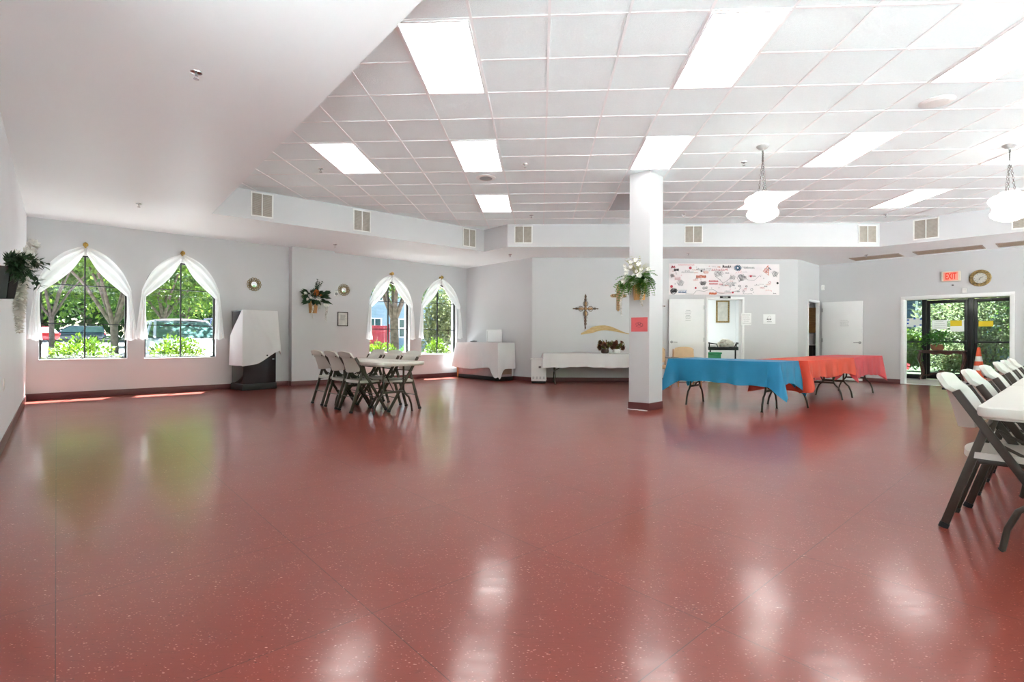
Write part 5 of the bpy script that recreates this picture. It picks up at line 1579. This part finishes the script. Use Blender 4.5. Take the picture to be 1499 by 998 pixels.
for sx in (-1, 1): mb.tube([(sx * .44, 0, .14), (sx * .3, 0, .12), (sx * .16, 0, .18), (0, 0, .21)], .018, 8); mb.tube([(sx * .44, -.13, .12), (sx * .44, .13, .12)], .016, 8)
mb.sphere((0, 0, .22), (.07, .03, .05), 12, 8); build('stretcher', mb, M['wood_dark'], t, 50)
t = thing('potted_plant', 'bushy green plant in a clay pot on the console table', 'plant', Vector(oR) + uR * (csx - .09) + nR * cso + Vector((0, 0, TH + .001)), aR)
mb = MB(); mb.lathe([(.10, 0), (.13, .02), (.15, .13), (.155, .15), (.14, .15), (.12, .03), (0, .02)], 24); build('pot', mb, M['terracotta'], t)
rg = random.Random(19); mb = MB()
for k in range(420):
    a = rg.uniform(0, 2 * PI); f = rg.random() ** .5; el = rg.uniform(.0, 1.25)
    d = Vector((math.cos(a) * math.cos(el), .7 * math.sin(a) * math.cos(el), math.sin(el)))
    p = Vector((0, 0, .14)) + Vector((d.x * .36, d.y * .3, d.z * .36)) * (.45 + .55 * f)
    mb.leafquad(p, d + Vector((rg.uniform(-.5, .5), rg.uniform(-.5, .5), rg.uniform(-.9, .2))), Vector((0, 0, 1)), rg.uniform(.06, .1), .045)
for sx, L in ((-.36, .5), (-.3, .35)):
    p = Vector((sx, -.12, .06))
    for k in range(14):
        p = p + Vector((rg.uniform(-.012, .012), rg.uniform(-.01, .01), -L / 14)); mb.leafquad(p, Vector((rg.uniform(-1, 1), -.5, -.5)), Vector((0, 0, 1)), .06, .035)
build('foliage', mb, M['leaf'], t, None)
mb = MB()
for k in range(18):
    a = rg.uniform(0, 2 * PI); mb.tube([(0, 0, .12), (.16 * math.cos(a), .12 * math.sin(a), .25), (.28 * math.cos(a), .2 * math.sin(a), .26)], .004, 4)
build('stems', mb, M['leaf_dark'], t, None)
t = thing('traffic_cone', 'orange and white striped traffic cone by the right glass door', 'cone', Vector(oR) + uR * 2.99 + nR * (VY - .26), aR)
CH = .88
mb = MB(); mb.box((0, 0, .02), (.36, .36, .04), .01); build('base', mb, M['cone'], t)
def cr(z): return .15 - .12 * (z - .04) / (CH - .04)
bands = [(.04, .30, 0), (.30, .42, 1), (.42, .53, 0), (.53, .66, 1), (.66, CH, 0)]
mb = MB()
for z0, z1, mi in bands: mb.lathe([(cr(z0) if z0 > .04 else .155, z0), (cr(z1), z1)], 28, mi=mi)
mb.lathe([(cr(CH), CH), (.02, CH + .01), (0, CH + .01)], 28); build('body', mb, [M['cone'], M['cone_white']], t, 50)

# ------------------------------------------------------------------ outside the windows
# frame of the window wall: s along, o outward
uW, nW = wfrm(L0, C1)[0], wfrm(L0, C1)[1]
def ow(s, o, z=0.0): return Vector((L0[0], L0[1], z)) + uW * s + nW * o
mb = MB()
def gz(s, o):
    return -.12 + .012 * max(0, o - 3) + (.0 if o < 12 else .003 * (o - 12))
mb.grid(lambda a, b: ow(-60 + a * 130, .3 + b * 110, gz(0, .3 + b * 110)), 10, 40)
struct('ground', mb, M['lot'], smooth=None)
mb = MB(); mb.add([ow(-6, 2.5, .0), ow(16, 2.5, .0), ow(16, 3.9, .0), ow(-6, 3.9, .0)], [(0, 1, 2, 3)]); struct('ground_sidewalk', mb, M['white_paving'], smooth=None)
mb = MB(); vs = [ow(-3, .3, -.08), ow(12, .3, -.08), ow(12, 2.3, -.06), ow(-3, 2.3, -.06)]; mb.add(vs, [(0, 1, 2, 3)]); struct('ground_bed', mb, M['mulch'], smooth=None)
mb = MB(); mb.box((4.5, 2.4, -.05), (15, .18, .16), .02); struct('kerb', mb, M['concrete'], loc=(L0[0], L0[1], 0), rotz=aW)
mb = MB(); mb.box((4.6, .3 + .33, 3.34), (11.5, .66, .16)); struct('roof_eave', mb, M['trim'], smooth=None, loc=(L0[0], L0[1], 0), rotz=aW)

def leafcloud(mb, c, rad, n, size, rg, shell=.55, up=.4):
    c = Vector(c)
    for k in range(n):
        d = Vector((rg.gauss(0, 1), rg.gauss(0, 1), rg.gauss(0, 1))).normalized()
        f = shell + (1 - shell) * rg.random()
        f *= 1 + .12 * math.sin(d.x * 7) * math.sin(d.y * 6 + d.z * 5)
        p = c + Vector((d.x * rad[0], d.y * rad[1], d.z * rad[2])) * f
        q = d + Vector((rg.uniform(-.9, .9), rg.uniform(-.9, .9), rg.uniform(-.6, .9)))
        mb.leafquad(p, q, Vector((rg.uniform(-1, 1), rg.uniform(-1, 1), 1)), size * rg.uniform(.7, 1.3), size * .6)

def shrub(s, o, rx, ry, h, label, m='shrub', seed=1, n=2600, size=.075):
    rg = random.Random(seed)
    t = thing('shrub', label, 'shrub', ow(s, o, -.08), aW, 'shrubs along the window wall')
    mb = MB(); leafcloud(mb, (0, 0, h * .52), (rx, ry, h * .5), n, size, rg, .5); build('foliage', mb, M[m], t, None)
    mb = MB()
    for k in range(9):
        a = rg.uniform(0, 2 * PI); mb.tube([(0, 0, 0), (rx * .3 * math.cos(a), ry * .3 * math.sin(a), h * .3), (rx * .7 * math.cos(a), ry * .6 * math.sin(a), h * .62)], .012, 5)
    build('stems', mb, M['bark'], t, None)
shrub(.74, 1.15, .58, .5, 1.13, 'rounded yellow-green shrub outside the leftmost window', seed=1)
shrub(2.33, 1.2, .56, .5, 1.13, 'rounded yellow-green shrub in front of the white car', seed=2)
shrub(7.1, 1.3, .60, .5, 1.02, 'low bright shrub below the red fence', seed=3)
shrub(8.2, 1.5, .34, .4, .98, 'small shrub at the foot of the trunk outside the third window', seed=4, n=1500, m='leaf')
shrub(9.0, 1.3, .34, .45, 1.12, 'pale shrub outside the window by the draped chest', seed=5, n=1600)

def tree(s, o, h, rad, label, leaf='tree_leaf', seed=1, n=3600, size=.34, trunk=.16, fork=1.7, lean=0.0, crownz=None, gz0=None, blobs=7):
    rg = random.Random(seed)
    t = thing('tree', label, 'tree', ow(s, o, gz(s, o) if gz0 is None else gz0), aW, 'trees beyond the windows')
    cz = crownz or h * .68
    mb = MB()
    for k in range(blobs):
        a = rg.uniform(0, 2 * PI); q = rg.uniform(.25, .62)
        leafcloud(mb, (rad * q * math.cos(a) + lean, rad * q * math.sin(a), cz + rg.uniform(-.2, .45) * (h - cz) * 1.3), (rad * .6, rad * .6, (h - cz) * .62), n // blobs, size, rg, .35)
    build('crown', mb, M[leaf], t, None)
    mb = MB(); mb.tube([(0, 0, -.05), (.02, 0, fork * .5), (lean * .2, 0, fork)], [trunk * 1.15, trunk, trunk * .95], 12)
    for k in range(6):
        a = 2 * PI * k / 6 + rg.uniform(-.3, .3); r1 = rad * rg.uniform(.35, .7)
        mb.tube([(lean * .2, 0, fork - .1), (r1 * .35 * math.cos(a) + lean * .4, r1 * .35 * math.sin(a), fork + (cz - fork) * .45), (r1 * math.cos(a) + lean, r1 * math.sin(a), cz + .2)], [trunk * .6, trunk * .42, trunk * .15], 8)
    build('trunk', mb, M['bark'], t, 60)
# near trees seen through the windows
tree(1.66, 7.5, 6.2, 2.9, 'spreading tree with a forked trunk outside the leftmost window', seed=3, n=14000, size=.15, trunk=.10, fork=1.55, gz0=-.1, crownz=4.1)
tree(10.15, 6.0, 6.0, 2.4, 'tree with a thick pale trunk outside the third window', seed=6, n=9000, size=.14, trunk=.17, fork=1.9, gz0=-.1, crownz=3.9)
tree(.2, 19, 8, 3.3, 'sunlit yellow-green tree across the lot, left part of the first window', seed=8, n=9000, size=.24, crownz=4.4, fork=1.9, trunk=.10)
tree(4.9, 23, 9, 4.0, 'broad sunlit tree across the lot behind the white car', 'tree_leaf', seed=9, n=9000, size=.27, crownz=4.9, fork=2.0)
BG = [(-4, 62, 15, 7, 'deep green tree at the back of the lot, left of the navy car'), (3, 60, 16, 7.5, 'deep green tree right behind the navy car'), (11, 58, 15, 7, 'deep green tree far behind the white car'),
      (18, 60, 16, 7.5, 'deep green tree far behind the blue van'), (-1, 74, 21, 9, 'tallest tree at the very back, seen in the first window'), (13, 76, 21, 9, 'tallest tree at the very back, seen in the second window'),
      (8.0, 36, 11, 4.6, 'bushy green tree beyond the white car, middle distance'), (25, 40, 13, 6, 'tall tree behind the pale blue house, left one'), (33, 44, 14, 6.5, 'tall tree behind the pale blue house, right one')]
for k, (s, o, h, r, lb) in enumerate(BG):
    tree(s, o, h, r, lb, 'tree_leaf' if k == 6 else 'tree_leaf_deep', seed=30 + k, n=4600, size=.5 if o < 45 else .95, trunk=.25, fork=2.2, crownz=h * .40, blobs=10)
tree(5.3, 8.4, 8.2, 3.4, 'tree added to shade the white car, its trunk hidden by the wall', 'tree_leaf_deep', seed=70, n=9000, size=.18, trunk=.17, fork=2.3, gz0=-.1, crownz=5.4)  # extra tree put in to keep direct sun off the white car
# pale flowering bush by the fourth window
t = thing('flowering_bush', 'tall pale blossoming bush filling the window beside the draped chest', 'bush', ow(10.6, 3.4, -.1), aW)
rg = random.Random(12); mb = MB()
for k in range(5): leafcloud(mb, (rg.uniform(-.6, .6), rg.uniform(-.4, .4), 1.1 + k * .32), (1.0, .8, .75), 1100, .12, rg, .3)
build('foliage', mb, M['blossom'], t, None)
mb = MB()
for k in range(7):
    a = rg.uniform(0, 2 * PI); mb.tube([(0, 0, 0), (.3 * math.cos(a), .3 * math.sin(a), .8), (.7 * math.cos(a), .5 * math.sin(a), 2.0)], [.04, .03, .01], 6)
build('stems', mb, M['bark'], t, None)

# red fence and pale house
t = thing('board_fence', 'red board fence seen through the third window', 'fence', ow(12.3, 13.4, -.1), aW)
mb = MB()
for k in range(22): mb.box((-1.6 + k * .15, 0, .92), (.142, .025, 1.84), .004)
build('boards', mb, M['fence_red'], t)
mb = MB()
for z in (.4, 1.55): mb.box((0, -.035, z), (3.3, .045, .09), .004)
build('rail', mb, M['fence_red'], t)
for x in (-1.6, 0, 1.6):
    mb = MB(); mb.box((x, .07, .95), (.1, .1, 1.95), .006); build('post', mb, M['fence_red'], t)
t = thing('house', 'pale blue sided house seen behind the red fence', 'house', ow(18.5, 24, .1), aW)
mb = MB()
for k in range(26): mb.box((0, 0, .1 + k * .22), (9, 5.0 + .03, .215), .01)
mb.box((0, 0, 2.9), (8.96, 4.98, 5.8)); build('wall', mb, M['siding'], t)
mb = MB(); mb.add([(-4.9, -2.9, 5.7), (4.9, -2.9, 5.7), (4.9, 2.9, 5.7), (-4.9, 2.9, 5.7), (-4.9, 0, 7.6), (4.9, 0, 7.6)], [(0, 1, 5, 4), (2, 3, 4, 5), (0, 4, 3), (1, 2, 5), (0, 3, 2, 1)]); build('roof', mb, M['roof'], t, None)
for x, z in ((-3.2, 1.7), (-1.4, 1.7), (1.0, 1.7), (3.0, 1.7), (-3.2, 4.3), (-.8, 4.3), (1.8, 4.3)):
    mb = MB()
    for sx in (-1, 1): mb.box((x + sx * .5, -2.56, z), (.1, .06, 1.4))
    for sz in (-1, 0, 1): mb.box((x, -2.56, z + sz * .66), (.9, .06, .08))
    mb.box((x, -2.555, z), (.05, .05, 1.3))
    w_ = build('window', mb, M['trim'], t)
    mb = MB(); mb.box((x, -2.53, z), (.92, .03, 1.32)); build('pane', mb, M['car_glass'], w_)

# cars
def car(loc, rz, label, body_m, L=4.6, W=1.8, Hh=1.5, suv=False, scale=1):
    t = thing('car', label, 'car', loc, rz)         # nose along +x
    hw = W / 2
    # lower body stations: x, zlow, zbelt, half width
    st = [(-.5, .42, .72, .74), (-.485, .34, .88, .86), (-.44, .30, .98 if suv else .93, .94), (-.30, .28, 1.0 if suv else .95, 1.0), (0, .26, .98 if suv else .93, 1.0), (.16, .26, .96 if suv else .92, 1.0), (.24, .26, .95 if suv else .89, 1.0), (.36, .28, .90 if suv else .82, .97), (.45, .30, .80 if suv else .72, .90), (.485, .34, .70 if suv else .62, .82), (.5, .42, .56, .70)]
    mb = MB(); vs = []; K = 12
    for (x, z0, z1, w) in st:
        for k in range(K):
            a = 2 * PI * k / K; ca, sa = math.cos(a), math.sin(a)
            ex = .38
            yy = math.copysign(abs(ca) ** ex, ca) * w * hw; zz = (z0 + z1) / 2 + math.copysign(abs(sa) ** ex, sa) * (z1 - z0) / 2
            vs.append((x * L, yy, zz))
    fs = [(i * K + k, i * K + (k + 1) % K, (i + 1) * K + (k + 1) % K, (i + 1) * K + k) for i in range(len(st) - 1) for k in range(K)]
    fs += [tuple(range(K))[::-1], tuple((len(st) - 1) * K + k for k in range(K))]
    mb.add(vs, fs); body = build('body', mb, body_m, t, 50)
    # cabin glass and roof
    zb = .95 if suv else .90
    if suv: cab = [(-.475, zb, .86), (-.44, Hh - .04, .74), (.05, Hh - .02, .74), (.225, zb, .86)]
    else: cab = [(-.40, zb, .84), (-.24, Hh - .04, .70), (.03, Hh - .03, .70), (.23, zb, .86)]
    mb = MB(); xs = [c[0] * L for c in cab]
    (xa, za, wa), (xb, zb_, wb), (xc, zc, wc_), (xd, zd, wd) = cab
    P_ = [(xa * L, -wa * hw, za), (xb * L, -wb * hw, zb_), (xc * L, -wc_ * hw, zc), (xd * L, -wd * hw, zd), (xa * L, wa * hw, za), (xb * L, wb * hw, zb_), (xc * L, wc_ * hw, zc), (xd * L, wd * hw, zd)]
    mb.add(P_, [(0, 1, 5, 4), (3, 7, 6, 2), (0, 3, 2, 1), (4, 5, 6, 7), (1, 2, 6, 5)]); build('cabin_glass', mb, M['car_glass'], t, None)
    mb = MB()
    def rf(u, v):
        x = (xb + (xc - xb) * u) * L; y = (v - .5) * 2 * wb * hw * 1.02
        return (x, y, zb_ + (zc - zb_) * u + .035 * (1 - (2 * v - 1) ** 2) + .012)
    mb.slab(rf, 8, 8, .05)
    for sy in (-1, 1):
        for a, b in ((0, 1), (3, 2)):
            p, q = Vector(P_[a]), Vector(P_[b]); p.y *= 1; p.y = sy * abs(p.y); q.y = sy * abs(q.y)
            mb.tube([p, q], .035, 6)
        m0 = (Vector(P_[1]) * .55 + Vector(P_[2]) * .45); m1 = (Vector(P_[0]) * .5 + Vector(P_[3]) * .5)
        m0.y = sy * abs(m0.y); m1.y = sy * abs(m1.y) ; mb.tube([m0, m1], .03, 6)
    build('roof', mb, body_m, t, 50)
    for sx in (-.31, .30):
        for sy in (-1, 1):
            T = Matrix.Translation((sx * L, sy * (hw - .10), .33)) @ Matrix.Rotation(R(90), 4, 'X')
            mb = MB(); mb.lathe([(.20, -.105), (.30, -.11), (.33, -.08), (.33, .08), (.30, .11), (.20, .105)], 24, T=T); w_ = build('wheel', mb, M['tyre'], t, 40)
            mb = MB(); mb.lathe([(.0, -.10), (.20, -.09), (.20, .09), (0, .10)], 14, T=T); build('hub', mb, M['steel'], w_, 40)
    for sy in (-1, 1):
        mb = MB(); mb.sphere((.462 * L, sy * hw * .70, .66 if not suv else .74), (.10, .2, .07), 12, 8); build('headlight', mb, M['lamp_clear'], t, 60)
        mb = MB(); mb.sphere((-.478 * L, sy * hw * .74, .80), (.06, .16, .11), 12, 8); build('taillight', mb, M['lamp_red'], t, 60)
        mb = MB(); mb.sphere((.17 * L, sy * (hw + .07), .98), (.07, .11, .07), 10, 8); build('side_mirror', mb, body_m, t, 60)
    mb = MB(); mb.box((.492 * L, 0, .46), (.04, W * .55, .12), .02); build('grille', mb, M['black'], t)
    return t

def gpos(s, o): return ow(s, o, gz(s, o))
car(gpos(1.45, 49), aW + PI, 'navy estate car parked far across the lot outside the leftmost window', M['car_blue'], 4.7, 1.85, 1.5, suv=True)
car(gpos(-.9, 46), aW + PI * .5 + .4, 'red car tucked beside the navy car', M['car_red'], 4.3, 1.75, 1.42)
wcar = car(ow(3.08, 5.75, .06), aW - PI / 2 + .03, 'white car parked nose-in outside the second window', M['car_white'], 4.7, 1.82, 1.34)
wcar.scale = (1, 1, 1.12)
car(gpos(5.75, 12.6), aW + PI / 2, 'blue and white van parked behind the white car', M['car_van'], 4.9, 1.95, 1.85, suv=True)

# outside the entry doors
def orr(s, o, z=0.0): return Vector((C4[0], C4[1], z)) + uR * s + nR * o
mb = MB(); mb.grid(lambda a, b: orr(-14 + a * 18.9, VY + .05 + b * 26, -.03), 4, 4); struct('ground_entry', mb, M['grass_ground'], smooth=None)
mb = MB(); mb.grid(lambda a, b: orr(4.9 + a * 18, .25 + b * 28, -.04), 4, 4); struct('ground_bounce_side', mb, M['asphalt'], smooth=None)  # unseen ground added outside the extra right-hand windows, toned for their bounce light
t = thing('slate_building', 'slate blue building wall beyond the entry doors', 'building', orr(.2, 13.0, -.03), aR)
mb = MB()
for k in range(18): mb.box((0, -.06, .15 + k * .3), (16, .06, .285), .008)
mb.box((0, .5, 2.7), (16, 1.0, 5.4)); build('wall', mb, M['siding_dark'], t)
for x in (.2, 2.6):
    mb = MB()
    for sx in (-1, 1): mb.box((x + sx * .5, -.11, 2.3), (.09, .06, 1.2))
    for sz in (-1, 1): mb.box((x, -.11, 2.3 + sz * .6), (1.09, .06, .09))
    w_ = build('window', mb, M['trim'], t); mb = MB(); mb.box((x, -.10, 2.3), (.95, .02, 1.15)); build('pane', mb, M['car_glass'], w_)
def bush(s, o, r, h, label, m, seed, n=3400, size=.11):
    rg = random.Random(seed); t = thing('bush', label, 'bush', orr(s, o, -.03), aR, 'bushes outside the entry')
    mb = MB(); leafcloud(mb, (0, 0, h * .55), (r, r * .8, h * .46), n // 2, size, rg, .55); leafcloud(mb, (.2, -.1, h * .5), (r * .75, r * .6, h * .45), n // 2, size, rg, .4); build('foliage', mb, M[m], t, None)
    mb = MB()
    for k in range(8):
        a = rg.uniform(0, 2 * PI); mb.tube([(0, 0, 0), (r * .25 * math.cos(a), r * .25 * math.sin(a), h * .35), (r * .6 * math.cos(a), r * .6 * math.sin(a), h * .7)], [.04, .028, .01], 6)
    build('stems', mb, M['bark'], t, None)
bush(2.75, 6.6, 1.25, 3.6, 'tall leafy bush filling the right glass door', 'blossom', 3, 5200, .13)
bush(1.45, 8.2, .95, 2.9, 'leafy bush seen through the left glass door', 'blossom', 4, 4200, .13)
bush(.55, 7.2, .55, 1.5, 'low leafy bush behind the narrow side glass', 'shrub', 5, 2200, .10)
bush(1.9, 5.6, .55, 1.05, 'low pale bush behind the console table', 'blossom', 6, 2400, .09)
bush(3.9, 9.0, 1.6, 4.6, 'tall bush at the far right beyond the doors', 'tree_leaf', 7, 4200, .17)
t = thing('flowering_plant', 'small coral-pink flowering plant outside the narrow side glass', 'plant', orr(1.02, 4.2, -.03), aR)
rg = random.Random(2); mb = MB()
for k in range(30): bloom(mb, (rg.uniform(-.16, .16), rg.uniform(-.1, .1), rg.uniform(.2, .42)), .06, rg)
build('blooms', mb, M['pink'], t, None)
mb = MB()
for k in range(14): leaves_on_stem(mb, (rg.uniform(-.06, .06), rg.uniform(-.06, .06), 0), (rg.uniform(-.3, .3), rg.uniform(-.3, .3), 1), .3, .08, .03, 0, 6)
build('leaves', mb, M['leaf'], t, None)

mb = MB(); uB, nB = wfrm(RR, NL)[0], wfrm(RR, NL)[1]
mb.grid(lambda a, b: Vector((RR[0], RR[1], -.05)) + uB * (-20 + 60 * a) + nB * (-40.0 * (0 if a < .59 else 0) + .13 + 40 * b), 4, 4); uL_, nL_ = wfrm(NL, L0)[0], wfrm(NL, L0)[1]
mb.grid(lambda a, b: Vector((NL[0], NL[1], -.06)) + uL_ * (-20 + 32 * a) + nL_ * (.25 + 30 * b), 4, 4); struct('ground_bounce', mb, M['white_paving'], smooth=None)  # unseen white ground added to bounce sunlight up onto the ceiling

# unseen dark blocks added to keep low sky light out of the extra windows
for nm, P_, Q_, d, h in (('wall_skyblock_rear', RR, NL, 11, 5.5), ('wall_skyblock_left', NL, L0, 12, 5.5), ('wall_skyblock_right', C4, RR, 17, 6.0)):
    L_ = wfrm(P_, Q_)[2]; mb = MB()
    a0, a1 = {'wall_skyblock_rear': (-12, L_ + 12), 'wall_skyblock_left': (-10, 11.5), 'wall_skyblock_right': (3.2, L_ + 12)}[nm]
    mb.box(((a0 + a1) / 2, d, h / 2), (a1 - a0, .8, h), .1); struct(nm, mb, M['tree_leaf_deep'], loc=(P_[0], P_[1], -.1), rotz=wfrm(P_, Q_)[3])

# ------------------------------------------------------------------ light
w = bpy.data.worlds.new('World'); SC.world = w; w.use_nodes = True
nt = w.node_tree; bg = nt.nodes['Background']
sky = nt.nodes.new('ShaderNodeTexSky'); sky.sky_type = 'NISHITA'; sky.sun_disc = False; sky.sun_elevation = R(62); sky.sun_rotation = R(-25)
nt.links.new(sky.outputs['Color'], bg.inputs['Color']); bg.inputs['Strength'].default_value = .14
sd = bpy.data.lights.new('sun', 'SUN'); sd.energy = 26.0; sd.angle = R(.6); sd.color = (.97, .985, 1)
so = bpy.data.objects.new('sun', sd); COL.objects.link(so)
dv = Vector((.1556, -.3677, -.75)).normalized()
so.rotation_euler = dv.to_track_quat('-Z', 'Y').to_euler(); so.location = (-10, 20, 20)

# ------------------------------------------------------------------ camera
FPX = 745.0; YAW = .0555; ROLL = .004; CYP = 495.5
cd = bpy.data.cameras.new('camera'); cam = bpy.data.objects.new('camera', cd); COL.objects.link(cam)
cd.sensor_fit = 'HORIZONTAL'; cd.sensor_width = 36.0; cd.lens = FPX / 1499 * 36
cd.shift_y = -(499 - CYP) / 1499
cam.location = (0, 0, 1.065)
fw = Vector((-math.sin(YAW), math.cos(YAW), 0)); rt = Vector((math.cos(YAW), math.sin(YAW), 0)); up = Vector((0, 0, 1))
# a = xr*cos+u*sin ; b = -xr*sin+u*cos
rx = rt * math.cos(ROLL) + up * math.sin(ROLL); uy = -rt * math.sin(ROLL) + up * math.cos(ROLL)
cam.rotation_euler = Matrix((rx, uy, -fw)).transposed().to_euler()
cd.clip_start = .05; cd.clip_end = 400
SC.camera = cam
SC.view_settings.view_transform = 'Standard'; SC.view_settings.look = 'None'
SC.view_settings.gamma = 1.0; SC.view_settings.use_curve_mapping = False; SC.view_settings.exposure = 2.2
SC.cycles.use_denoising = True; SC.cycles.denoising_prefilter = 'ACCURATE'
SC.cycles.max_bounces = 10; SC.cycles.diffuse_bounces = 6; SC.cycles.transparent_max_bounces = 16
SC.cycles.sample_clamp_indirect = 8
